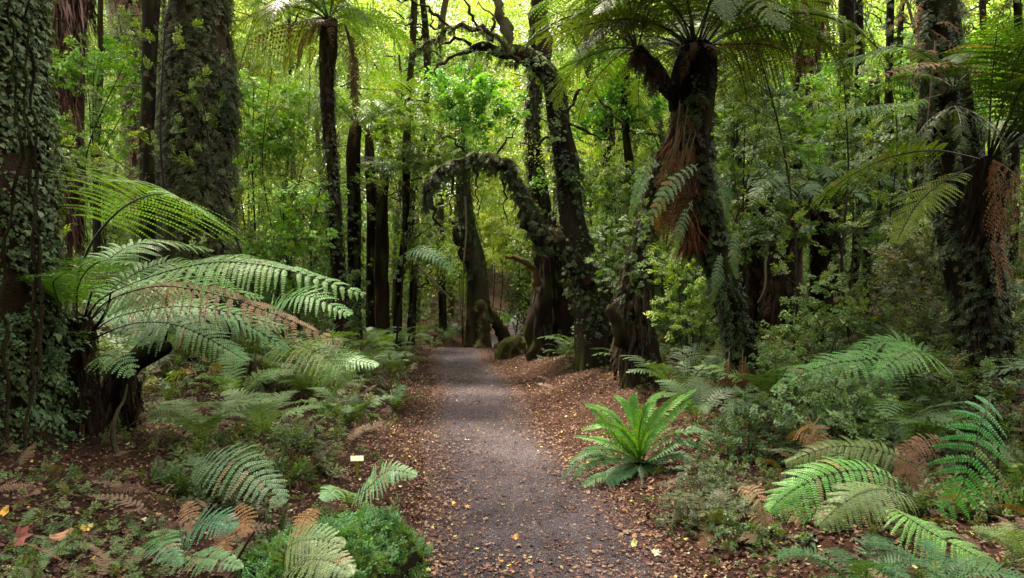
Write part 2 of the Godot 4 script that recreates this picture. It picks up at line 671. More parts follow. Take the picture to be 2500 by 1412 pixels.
# leaves or sprays hung over a limb; cols are picked at random; face limits them to the half turned to the path
func clothe(inst: Inst, l: Array, off: Vector3, n: int, size: float, cols: Array, o := {}) -> void:
	var pts: PackedVector3Array = l[0]
	var rad: PackedVector3Array = l[1]
	var m := pts.size() - 1
	var s0: float = o.get("from", 0.0)
	var s1: float = o.get("to", 1.0)
	while s1 > 0.1 and pts[int(s1 * m)].y > EYE + 0.55 - pts[int(s1 * m)].z * 0.4: s1 -= 0.02 # nothing grows above what can be seen
	var down: float = o.get("down", 1.0)
	var outw: float = o.get("out", 0.35)
	var lie: float = o.get("lie", 1.0)
	for k in n:
		var f := lerpf(s0, s1, R.randf()) * m
		var j := mini(int(f), m - 1)
		var t := (pts[j + 1] - pts[j]).normalized()
		var u := rdir()
		u = u - t * u.dot(t)
		if u.length_squared() < 1e-4: continue
		u = u.normalized()
		var p := pts[j].lerp(pts[j + 1], f - j)
		if o.get("face", false) and u.dot((Vector3(0, EYE, 0) - p).normalized()) < -0.25: continue
		var patch := noise.get_noise_3d(p.x * 40.0 + u.x * 25.0, p.y * 40.0, p.z * 40.0 + u.z * 25.0)
		if patch < o.get("patch", -9.0): continue
		p += u * (lerpf(rad[j].x, rad[j + 1].x, f - j) * (1.0 + o.get("lift", 0.06) * R.randf()) + size * 0.05)
		var dir := (Vector3.DOWN * down + u * outw + rdir() * 0.55).normalized()
		var nrm := (u * lie + Vector3.UP * 0.45 + rdir() * 0.4).normalized()
		var s := size * rr(0.45, 1.35)
		var b := basis_of(dir, nrm, s)
		var c: Color = cols[R.randi() % cols.size()]
		inst.add(b[0], b[1], b[2], p - off, vary(c, 0.3))


func tree(called: String, label: String, px: Array, d: float, dark: Color, light: Color, o := {}) -> Node3D:
	var l := limb(px, d)
	var base: Vector3 = l[0][0]
	base.y = minf(base.y, gh(base.x, base.z))
	l[0].insert(0, base - Vector3(0, 0.25, 0)); l[1].insert(0, l[1][0])
	var t := thing(called, label, "tree", base, o.get("group", ""))
	put("trunk", trunk_mesh(l, base, dark, light, o), t)
	t.set_meta("limb", l)
	return t


func bough(t: Node3D, px: Array, d: float, dark: Color, light: Color, o := {}) -> Array:
	var l := limb(px, d)
	var kink: float = o.get("kink", 0.045)
	for k in range(1, l[0].size()):
		var q: Vector3 = l[0][k]
		var w := minf(1.0, k / 6.0) * kink * d / 12.0
		l[0][k] = q + Vector3(fine.get_noise_2d(k * 5.0, q.x * 9.0), fine.get_noise_2d(k * 5.0 + 300, q.x * 9.0), fine.get_noise_2d(k * 5.0 + 700, q.y * 9.0)) * w * 3.0
		l[1][k] = l[1][k] * (1.0 + 0.7 * fine.get_noise_2d(k * 9.0, q.z * 20.0))
	put(o.get("called", "branch"), trunk_mesh(l, t.position, dark, light, o), t)
	return l


func cover(t: Node3D, called: String, mesh: Mesh, limbs: Array, n: int, size: float, cols: Array, o := {}) -> void:
	var inst := Inst.new()
	for l in limbs: clothe(inst, l, t.position, n / limbs.size(), size, cols, o)
	multi(called, mesh, inst, t)


# sprays through a set of blobs (centre, radii)
func fill(inst: Inst, c: Vector3, r: Vector3, n: int, size: float, cols: Array, off: Vector3, o_gap := -0.14) -> void:
	for k in n:
		var q := rdir() * pow(R.randf(), 0.4)
		var p := c + Vector3(q.x * r.x, q.y * r.y, q.z * r.z)
		if noise.get_noise_3d(p.x * 22.0, p.y * 22.0, p.z * 22.0) < o_gap: continue
		var dir := (Vector3(q.x, rr(-0.6, 0.35), q.z) + rdir() * 0.5).normalized()
		var nrm := (Vector3.UP + rdir() * 0.55).normalized()
		var b := basis_of(dir, nrm, size * rr(0.7, 1.3))
		inst.add(b[0], b[1], b[2], p - off, vary(cols[R.randi() % cols.size()], 0.22))


func crown(t: Node3D, blobs: Array, mesh: Mesh, per: int, size: float, cols: Array) -> void:
	var inst := Inst.new()
	for b in blobs: fill(inst, b[0], b[1], per, size, cols, t.position)
	multi("crown", mesh, inst, t)


# ---------- the place

func _ready() -> void:
	R.seed = 20240611
	var cam := Camera3D.new()
	cam.name = "camera"
	add_child(cam)
	cam.position = Vector3(0, EYE, 0)
	cam.fov = rad_to_deg(2.0 * atan(706.0 / F))
	cam.near = 0.05
	cam.far = 1500.0
	var env := Environment.new()
	env.background_mode = Environment.BG_SKY
	var sky := ProceduralSkyMaterial.new()
	sky.sky_top_color = Color(0.95, 0.95, 0.92)
	sky.sky_horizon_color = Color(0.97, 0.97, 0.92)
	sky.sky_curve = 0.25
	sky.ground_bottom_color = Color(0.2, 0.2, 0.17)
	sky.ground_horizon_color = Color(0.5, 0.52, 0.5)
	sky.sun_angle_max = 40.0
	sky.sky_energy_multiplier = 0.62
	env.sky = Sky.new()
	env.sky.sky_material = sky
	env.tonemap_mode = Environment.TONE_MAPPER_LINEAR
	env.tonemap_exposure = 18.0
	env.sdfgi_enabled = true
	env.ssao_enabled = true
	env.ssil_enabled = true
	var we := WorldEnvironment.new()
	we.name = "environment"
	we.environment = env
	add_child(we)
	var sun := DirectionalLight3D.new()
	sun.name = "sun"
	sun.light_color = Color(1.0, 0.95, 0.84)
	sun.light_energy = 0.5
	sun.light_angular_distance = 12.0
	sun.shadow_enabled = true
	add_child(sun)
	sun.look_at_from_position(Vector3.ZERO, Vector3(0.35, -1.0, 0.45))

	noise.seed = 11
	noise.frequency = 0.035
	noise.fractal_octaves = 3
	fine.seed = 4
	fine.frequency = 0.05
	fine.fractal_octaves = 4
	leaf_base = StandardMaterial3D.new()
	leaf_base.vertex_color_use_as_albedo = true
	leaf_base.roughness = 0.52
	leaf_base.metallic_specular = 0.32
	leaf_base.backlight_enabled = true
	leaf_base.backlight = Color(0.78, 0.82, 0.3)
	bark = StandardMaterial3D.new()
	bark.vertex_color_use_as_albedo = true
	bark.roughness = 0.95
	bark.metallic_specular = 0.12
	bark.albedo_texture = soil_texture(0.5, 0.07, [Color(0.55, 0.52, 0.5), Color(0.85, 0.82, 0.8), Color(1, 1, 1)])
	bark.uv1_triplanar = true
	bark.uv1_world_triplanar = true
	bark.uv1_scale = Vector3(2.0, 0.7, 2.0)
	bark.heightmap_enabled = true
	bark.heightmap_texture = soil_texture(0.5, 0.07, [Color(0, 0, 0), Color(1, 1, 1)])
	bark.heightmap_scale = 2.5

	S.small = spray(30, 1.0, 0.24, 0.5, 0.55)
	S.broad = spray(16, 1.0, 0.34, 0.55, 0.6)
	S.hang = spray(26, 1.0, 0.3, 0.22, 0.25)
	S.strips = strips()
	var fibre: StandardMaterial3D = leaf_base.duplicate()
	fibre.backlight_enabled = false
	fibre.roughness = 0.95
	fibre.metallic_specular = 0.12
	S.strips.surface_set_material(0, fibre)
	S.far = clump(30, 1.0, 0.33, 0.5)
	S.lacy = clump(70, 1.0, 0.2, 0.4)
	var A := Acc.new()
	leaf(A, Vector3.ZERO, Vector3.UP, Vector3.BACK, 1.0, 0.85, Color(1, 1, 1), 0.12)
	leaf(A, Vector3(0, 0.1, 0.01), Vector3(0.9, 0.5, 0), Vector3.BACK, 0.6, 0.4, Color(0.95, 0.95, 0.95), 0.1)
	leaf(A, Vector3(0, 0.1, 0.01), Vector3(-0.9, 0.5, 0), Vector3.BACK, 0.6, 0.4, Color(1.05, 1.05, 1.05), 0.1)
	S.ivy = A.mesh(leaf_base)
	frond_library()

	build_ground()
	big_trees()
	tree_ferns()
	background()
	left_ferns()
	right_ferns()
	shrubs()
	small_things()
	litter()


const IVY := [Color(0.06, 0.09, 0.035), Color(0.085, 0.12, 0.05), Color(0.03, 0.05, 0.02), Color(0.055, 0.06, 0.025), Color(0.13, 0.165, 0.08)]
const DRY := [Color(0.09, 0.095, 0.045), Color(0.065, 0.075, 0.035), Color(0.1, 0.08, 0.05), Color(0.04, 0.05, 0.025), Color(0.15, 0.145, 0.08)]
const SHADE := [Color(0.03, 0.05, 0.022), Color(0.05, 0.08, 0.035), Color(0.085, 0.11, 0.05), Color(0.035, 0.04, 0.02)]


func big_trees() -> void:
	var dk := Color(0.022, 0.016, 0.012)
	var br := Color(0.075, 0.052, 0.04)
	# 1 the ivy trunk that closes the view on one side
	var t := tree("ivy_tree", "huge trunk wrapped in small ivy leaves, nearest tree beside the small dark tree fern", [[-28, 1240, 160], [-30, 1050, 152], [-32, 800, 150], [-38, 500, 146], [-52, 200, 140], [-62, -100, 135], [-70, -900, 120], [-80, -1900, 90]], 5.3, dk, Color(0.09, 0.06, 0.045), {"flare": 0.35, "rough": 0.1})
	var l: Array = t.get_meta("limb")
	var inst := Inst.new()
	clothe(inst, l, t.position, 24000, 0.037, IVY, {"from": 0.02, "down": 0.8, "out": 0.5, "patch": -0.4, "lift": 0.14, "face": true})
	var spare := Inst.new()
	spare.b = inst.b.slice(300 * 16)
	spare.n = inst.n - 300
	multi("ivy", S.ivy, spare, t)
	for k in 300:
		var q := k * 16
		var b := inst.b
		var o := put("ivy_leaf", S.ivy, t, tint(IVY[k % 5]))
		o.transform = Transform3D(Basis(Vector3(b[q], b[q + 4], b[q + 8]), Vector3(b[q + 1], b[q + 5], b[q + 9]), Vector3(b[q + 2], b[q + 6], b[q + 10])), Vector3(b[q + 3], b[q + 7], b[q + 11]))
	cover(t, "ivy_clumps", S.ivy, [l], 1600, 0.055, [Color(0.1, 0.14, 0.06), Color(0.14, 0.18, 0.09), Color(0.07, 0.1, 0.04)], {"out": 0.9, "lift": 0.24, "patch": 0.05, "face": true})
	cover(t, "climbers", S.small, [l], 700, 0.1, [Color(0.09, 0.13, 0.06), Color(0.13, 0.17, 0.09)], {"out": 0.7, "lift": 0.2, "patch": 0.0, "face": true})
	for a in [[60, 1100, 90, 700, 60, 300, 75, -60], [20, 1100, 10, 700, 40, 350, 20, -60], [100, 900, 95, 600, 85, 400, 60, 100]]:
		bough(t, [[a[0], a[1], 5], [a[2], a[3], 5], [a[4], a[5], 4], [a[6], a[7], 3]], 4.86, dk, Color(0.1, 0.08, 0.06), {"called": "ivy_stem", "seg": 6})
	cover(t, "fern_fringe", S.small, [l], 260, 0.17, [Color(0.1, 0.17, 0.09), Color(0.14, 0.22, 0.12)], {"from": 0.02, "to": 0.16, "down": 0.5, "out": 0.9})
	crown(t, [[Vector3(-4, 11, -3), Vector3(4.5, 1.8, 4)], [Vector3(-1.5, 12, 3), Vector3(4.5, 1.8, 4)], [Vector3(-7, 10, -6), Vector3(3.5, 1.8, 4)]], S.far, 330, 0.5, [MID, DARK, OLIVE])  # unseen crown spread past the viewpoint, placed to shade the near ground

	# 2
	t = tree("red_bark_tree", "straight tree with bare dark red fibrous bark standing behind the ivy trunk", [[140, 620, 38], [143, 400, 34], [146, 200, 35], [150, 60, 38], [160, -40, 46], [172, -300, 40], [176, -900, 36]], 13.0, Color(0.03, 0.016, 0.014), Color(0.12, 0.07, 0.06), {"rough": 0.3, "fr": 22.0, "mossy": -0.2})
	cover(t, "bark_strips", S.strips, [t.get_meta("limb")], 700, 0.5, [Color(0.1, 0.05, 0.045), Color(0.05, 0.025, 0.022), Color(0.14, 0.085, 0.07)], {"down": 3.0, "out": 0.1, "lie": 2.5, "face": true})
	bough(t, [[160, 80, 22], [182, 20, 14], [200, -60, 10], [230, -200, 8]], 12.9, Color(0.03, 0.016, 0.014), Color(0.09, 0.05, 0.04))
	crown(t, [[P(170, -900, 13), Vector3(4, 2, 4)]], S.far, 260, 0.5, [MID, OLIVE])
	# 4, 5
	t = tree("pale_tree", "pale tan trunk half hidden behind the dark slim pole of a tree", [[338, 560, 22], [322, 300, 22], [308, 150, 27], [292, 0, 31], [272, -200, 30], [240, -700, 24]], 19.0, Color(0.15, 0.12, 0.08), Color(0.36, 0.3, 0.22), {"rough": 0.12})
	l = t.get_meta("limb")
	cover(t, "moss", S.lacy, [l], 160, 0.16, [YELLOW, OLIVE, Color(0.2, 0.2, 0.09)])
	crown(t, [[P(240, -500, 19), Vector3(4, 2, 4)]], S.far, 200, 0.55, [BRIGHT, MID])
	t = tree("peeling_tree", "reddish brown trunk with hanging peeling bark above the pale trunk", [[352, 700, 20], [348, 400, 18], [334, 180, 18], [326, 60, 24], [316, -60, 28], [300, -400, 26]], 17.0, Color(0.05, 0.025, 0.02), Color(0.17, 0.09, 0.07), {"rough": 0.35})
	cover(t, "bark_strips", S.strips, [t.get_meta("limb")], 300, 0.5, [Color(0.16, 0.08, 0.06), Color(0.08, 0.04, 0.035)], {"down": 3.0, "out": 0.15, "lie": 2.0, "face": true})
	crown(t, [[P(300, -500, 17), Vector3(3, 2, 3)]], S.far, 160, 0.5, [MID, OLIVE])
	t = tree("dark_pole_tree", "slim black trunk standing just in front of the massive shaggy trunk", [[360, 660, 19], [358, 500, 17], [358, 300, 16], [362, 150, 17], [368, 0, 20], [372, -300, 20], [380, -900, 16]], 9.8, Color(0.008, 0.007, 0.006), Color(0.04, 0.033, 0.025), {"rough": 0.22})
	l = t.get_meta("limb")
	cover(t, "epiphytes", S.hang, [l], 160, 0.11, DRY, {"out": 0.2})
	crown(t, [[P(380, -900, 10), Vector3(2.5, 1, 2.5)]], S.far, 160, 0.4, [MID, DARK])
	# 6
	t = tree("shaggy_tree", "massive straight trunk shaggy with hanging climbers and moss", [[478, 800, 92], [478, 600, 86], [480, 400, 81], [484, 260, 82], [484, 180, 76], [482, 60, 69], [482, -100, 66], [480, -400, 64], [470, -1200, 50]], 10.5, Color(0.02, 0.015, 0.012), Color(0.09, 0.07, 0.05), {"rough": 0.14, "flare": 0.15})
	l = t.get_meta("limb")
	cover(t, "climbers", S.hang, [l], 7500, 0.13, DRY, {"down": 1.1, "out": 0.4, "face": true, "lift": 0.12, "patch": -0.4})
	cover(t, "leafy_climbers", S.small, [l], 3200, 0.1, [Color(0.12, 0.15, 0.07), Color(0.09, 0.13, 0.06), Color(0.17, 0.19, 0.09)], {"out": 0.5, "face": true, "patch": -0.12, "lift": 0.14})
	var k2 := limb([[545, 190, 14], [560, 220, 16], [562, 260, 14], [556, 300, 8]], 10.3)
	cover(t, "perched_tuft", S.hang, [k2], 90, 0.2, SHADE, {"out": 0.8})
	crown(t, [[Vector3(-5, 12.5, -9.5), Vector3(5, 1.8, 4)], [Vector3(-1, 13, -7), Vector3(4, 1.6, 4)]], S.far, 330, 0.5, [MID, OLIVE, DARK])  # out of view overhead, placed to darken what stands below
	# saplings between
	t = tree("forked_sapling", "thin forked sapling showing dark against bright leaves beside the red trunk", [[196, 420, 7], [200, 250, 6], [204, 100, 5], [214, 0, 4], [232, -120, 3]], 15.0, dk, br)
	bough(t, [[204, 100, 5], [192, 50, 4], [186, -20, 3]], 15.0, dk, br)
	t = tree("slim_sapling", "thin curved sapling between the red trunk and the pale trunk", [[236, 480, 9], [240, 260, 8], [247, 140, 7], [244, 40, 6], [252, -120, 5]], 14.6, dk, br)
	bough(t, [[246, 105, 5], [268, 98, 3], [298, 96, 2]], 14.6, dk, br)

	# 13 central tree with its bent crown
	t = tree("bent_tree", "tall leaning tree above the path, its ivy dark trunk bending over at the top", [[1462, 930, 54], [1446, 760, 42], [1424, 640, 36], [1398, 540, 32], [1382, 400, 28], [1362, 300, 27], [1350, 205, 23], [1318, 158, 21], [1262, 130, 17], [1215, 128, 13], [1178, 112, 11], [1128, 131, 5]], 12.5, dk, Color(0.05, 0.04, 0.03), {"flare": 0.3, "rough": 0.2})
	l = t.get_meta("limb")
	var b1 := bough(t, [[1268, 150, 9], [1238, 125, 8], [1200, 82, 7], [1160, 68, 6], [1100, 70, 5], [1052, 104, 4], [1026, 118, 2]], 12.3, dk, br)
	var b2 := bough(t, [[1440, 690, 30], [1378, 606, 24], [1312, 562, 23], [1284, 500, 21], [1262, 448, 16], [1240, 408, 15], [1205, 394, 15], [1170, 385, 12], [1128, 398, 14], [1104, 402, 11], [1066, 428, 13], [1046, 466, 9], [1036, 505, 3]], 12.3, dk, Color(0.04, 0.03, 0.022), {"called": "arched_branch", "rough": 0.3, "mossy": 0.2, "kink": 0.025})
	bough(t, [[1250, 130, 14], [1226, 60, 13], [1216, 0, 12], [1198, -140, 10]], 12.8, Color(0.05, 0.045, 0.03), Color(0.13, 0.12, 0.08))
	bough(t, [[1322, 160, 22], [1318, 60, 20], [1312, -80, 18], [1300, -500, 14]], 13.0, dk, br)
	bough(t, [[1040, 455, 8], [1058, 500, 5], [1070, 560, 3]], 12.5, dk, br)
	bough(t, [[1380, 280, 5], [1430, 210, 4], [1480, 260, 3], [1530, 320, 2]], 12.4, dk, br)
	cover(t, "ivy", S.ivy, [l], 5000, 0.034, SHADE, {"to": 0.85, "patch": -0.12, "face": true})
	cover(t, "moss", S.lacy, [l, b1, b2], 700, 0.05, [Color(0.1, 0.12, 0.03), Color(0.07, 0.09, 0.03), Color(0.12, 0.1, 0.05)], {"down": 0.7, "out": 0.6, "from": 0.1})
	cover(t, "leafy_epiphytes", S.small, [l], 160, 0.16, [Color(0.1, 0.15, 0.05), Color(0.06, 0.1, 0.04), Color(0.14, 0.22, 0.06)], {"from": 0.6, "out": 0.8, "lift": 0.3})
	cover(t, "leafy_epiphytes", S.small, [b1, b2], 110, 0.11, [Color(0.08, 0.12, 0.04), Color(0.06, 0.08, 0.035), Color(0.1, 0.16, 0.06)], {"out": 0.7, "lift": 0.4})
	for a in [[1130, 130, 1080, 160, 1050, 190], [1150, 110, 1100, 105, 1050, 140], [1200, 100, 1190, 50, 1160, 10], [1280, 140, 1290, 60, 1320, 10], [1050, 105, 1020, 130, 990, 180], [1100, 70, 1040, 30, 960, 0], [1170, 75, 1130, 20, 1120, -30], [1380, 300, 1430, 330, 1500, 345], [1370, 330, 1320, 350, 1270, 360]]:
		bough(t, [[a[0], a[1], 5], [a[2] + 8, a[3] - 9, 3.5], [a[4], a[5], 1.2]], 12.4, dk, br, {"called": "twig", "seg": 6})
	cover(t, "arch_foliage", S.small, [b2], 420, 0.12, SHADE, {"out": 0.5, "lift": 0.6, "down": 1.2})
	for a in [[1180, 390, 1160, 440, 1165, 520], [1105, 405, 1110, 460, 1095, 530], [1230, 405, 1225, 470, 1240, 540], [1150, 392, 1120, 350, 1060, 330], [1210, 394, 1230, 340, 1280, 300], [1066, 430, 1010, 440, 960, 480]]:
		bough(t, [[a[0], a[1], 4], [a[2], a[3], 3], [a[4], a[5], 1.2]], 12.3, dk, br, {"called": "twig", "seg": 6})
	cover(t, "hanging_moss", S.hang, [b1], 160, 0.1, [Color(0.05, 0.07, 0.025), Color(0.05, 0.04, 0.025)], {"down": 1.3, "out": 0.2, "from": 0.2})
	cover(t, "climbers", S.small, [l], 900, 0.13, SHADE, {"to": 0.6, "patch": 0.02, "out": 0.7, "lift": 0.35})
	cover(t, "hanging_moss", S.hang, [b2], 520, 0.13, [Color(0.05, 0.07, 0.025), Color(0.035, 0.05, 0.025), Color(0.05, 0.04, 0.025)], {"down": 1.3, "out": 0.2, "from": 0.2})
	crown(t, [[Vector3(1.5, 12, -11.5), Vector3(4.5, 1.8, 4)]], S.far, 300, 0.5, [MID, BRIGHT, OLIVE])  # crown above the view, set there to cut the overhead light

	# 12
	t = tree("twisted_tree", "crooked dark trunk at the end of the path with pale mossy roots", [[1168, 866, 30], [1166, 780, 26], [1164, 680, 24], [1150, 590, 23], [1138, 520, 18], [1132, 430, 15], [1124, 340, 12], [1100, 250, 8]], 20.0, dk, Color(0.09, 0.075, 0.055), {"flare": 0.5, "rough": 0.3})
	l = t.get_meta("limb")
	b1 = bough(t, [[1176, 868, 17], [1178, 830, 13], [1182, 790, 10], [1176, 740, 8]], 19.4, Color(0.1, 0.085, 0.05), Color(0.2, 0.16, 0.11), {"called": "root"})
	bough(t, [[1146, 640, 10], [1120, 600, 8], [1104, 560, 6], [1090, 540, 4]], 19.8, dk, br)
	bough(t, [[1210, 856, 12], [1226, 840, 16], [1212, 790, 12], [1190, 740, 10]], 20.4, dk, br, {"called": "root"})
	cover(t, "climbers", S.hang, [l], 500, 0.2, SHADE, {"from": 0.3})
	cover(t, "moss", S.lacy, [l, b1], 260, 0.12, [OLIVE, Color(0.13, 0.13, 0.05)])
	crown(t, [[P(1130, 420, 20), Vector3(0.8, 0.7, 0.8)], [P(1120, 380, 20), Vector3(0.9, 0.5, 0.9)]], S.far, 70, 0.25, [DARK, MID])

	# 15
	t = tree("buttress_tree", "broad purple brown trunk directly behind the leaning ivy trunk", [[1356, 860, 60], [1350, 720, 46], [1340, 600, 36], [1316, 480, 22], [1300, 300, 15], [1322, 0, 12], [1330, -500, 10]], 15.5, Color(0.018, 0.013, 0.012), Color(0.055, 0.038, 0.035), {"rough": 0.4, "flare": 0.2})
	l = t.get_meta("limb")
	cover(t, "bark_strips", S.strips, [l], 420, 0.3, [Color(0.035, 0.023, 0.02), Color(0.06, 0.04, 0.035), Color(0.04, 0.045, 0.02)], {"down": 3.0, "out": 0.12, "lie": 2.5, "face": true, "to": 0.6})
	b1 = bough(t, [[1312, 700, 10], [1294, 652, 8], [1262, 632, 6], [1236, 626, 3]], 15.2, Color(0.1, 0.06, 0.03), Color(0.17, 0.11, 0.05))
	cover(t, "climbers", S.small, [l], 500, 0.16, SHADE, {"from": 0.3})
	crown(t, [[P(1350, -500, 15.5), Vector3(3.5, 1.5, 3)]], S.far, 200, 0.5, [MID, BRIGHT])

	# 17 dark stump-like tree right of the path
	t = tree("gnarled_tree", "black gnarled trunk with a snapped side limb beside the crown fern", [[1572, 985, 58], [1562, 890, 44], [1546, 780, 41], [1552, 680, 36], [1572, 580, 27], [1590, 480, 20], [1604, 410, 13], [1610, 370, 5]], 9.6, Color(0.01, 0.008, 0.007), Color(0.06, 0.045, 0.035), {"flare": 0.35, "rough": 0.35})
	l = t.get_meta("limb")
	bough(t, [[1566, 905, 8, 9.6], [1544, 855, 20, 9.5], [1516, 808, 17, 9.35], [1499, 775, 13, 9.3], [1487, 752, 6, 9.3]], 9.3, Color(0.02, 0.016, 0.012), Color(0.1, 0.08, 0.06), {"called": "snapped_limb"})
	cover(t, "bark_strips", S.strips, [l], 260, 0.25, [Color(0.04, 0.03, 0.022), Color(0.07, 0.05, 0.035)], {"down": 3.0, "out": 0.1, "lie": 2.5, "face": true, "to": 0.6})
	cover(t, "climbers", S.small, [l], 700, 0.1, SHADE, {"from": 0.2, "to": 0.95})

	# 18
	t = tree("reddish_pole", "leaning reddish brown trunk seen behind the brown drooping fronds", [[1940, 420, 20], [1956, 240, 20], [1974, 130, 21], [1988, 60, 23], [1994, -100, 22], [1998, -500, 18]], 15.0, Color(0.035, 0.018, 0.014), Color(0.12, 0.07, 0.05), {"rough": 0.3})
	cover(t, "bark_strips", S.strips, [t.get_meta("limb")], 260, 0.45, [Color(0.12, 0.06, 0.045), Color(0.06, 0.03, 0.025)], {"down": 3.0, "out": 0.12, "lie": 2.0, "face": true})
	crown(t, [[P(1990, -500, 15), Vector3(3, 1.5, 3)]], S.far, 160, 0.5, [MID, YELLOW])
	t = tree("black_pole", "thin upright black trunk against bright leaves beyond the pale pink frond", [[2050, 330, 15], [2062, 200, 16], [2068, 100, 17], [2070, 0, 18], [2072, -300, 17]], 16.0, Color(0.012, 0.01, 0.008), Color(0.04, 0.03, 0.025))
	crown(t, [[P(2070, -400, 16), Vector3(3, 1.5, 3)]], S.far, 160, 0.5, [MID, YELLOW])

	# 20
	t = tree("epiphyte_tree", "large dark trunk draped with hanging epiphytes and climbers near the orange dead fronds", [[2440, 1110, 70], [2412, 900, 60], [2386, 700, 60], [2352, 520, 60], [2334, 400, 50], [2312, 250, 52], [2296, 100, 50], [2290, -50, 48], [2285, -500, 44], [2280, -1300, 34]], 7.3, Color(0.012, 0.009, 0.008), Color(0.06, 0.045, 0.035), {"flare": 0.2, "rough": 0.22})
	l = t.get_meta("limb")
	cover(t, "climbers", S.small, [l], 1500, 0.11, SHADE, {"to": 0.5, "face": true, "patch": -0.2})
	cover(t, "hanging_epiphytes", S.hang, [l], 420, 0.2, [Color(0.1, 0.13, 0.08), Color(0.07, 0.09, 0.06), Color(0.14, 0.15, 0.1)], {"from": 0.2, "down": 1.4, "out": 0.25, "face": true, "patch": -0.15})
	for k in 16:
		var p := P(rr(2240, 2360), rr(-20, 150), 6.95)
		var f := put("dead_frond", LIB.hang[k % 4], t, tint(vary(RUST, 0.1), 0.8))
		var b := Basis(Vector3.UP, rr(-PI, 0)) * Basis(Vector3.BACK, rr(-0.4, 0.5))
		f.transform = Transform3D(b.scaled(Vector3.ONE * rr(0.4, 0.7)), p - t.position)
	crown(t, [[Vector3(5, 11, -5), Vector3(4.5, 1.8, 4)], [Vector3(3, 12, 2), Vector3(4.5, 1.8, 4)], [Vector3(8, 11, -9), Vector3(4, 1.8, 4)]], S.far, 330, 0.5, [MID, DARK])  # unseen canopy overhead, placed to keep light off the foreground

	# slim ones on the right
	t = tree("leaning_pole", "slim dark pole of a tree left of the pair of thin trunks", [[2122, 800, 10], [2118, 600, 10], [2120, 420, 9], [2126, 200, 8]], 12.5, dk, br)
	t = tree("grey_pole", "thin grey trunk standing beside the slim dark pole", [[2150, 800, 7], [2144, 640, 7], [2150, 420, 7], [2140, 200, 5]], 12.2, Color(0.06, 0.05, 0.04), Color(0.16, 0.14, 0.11))


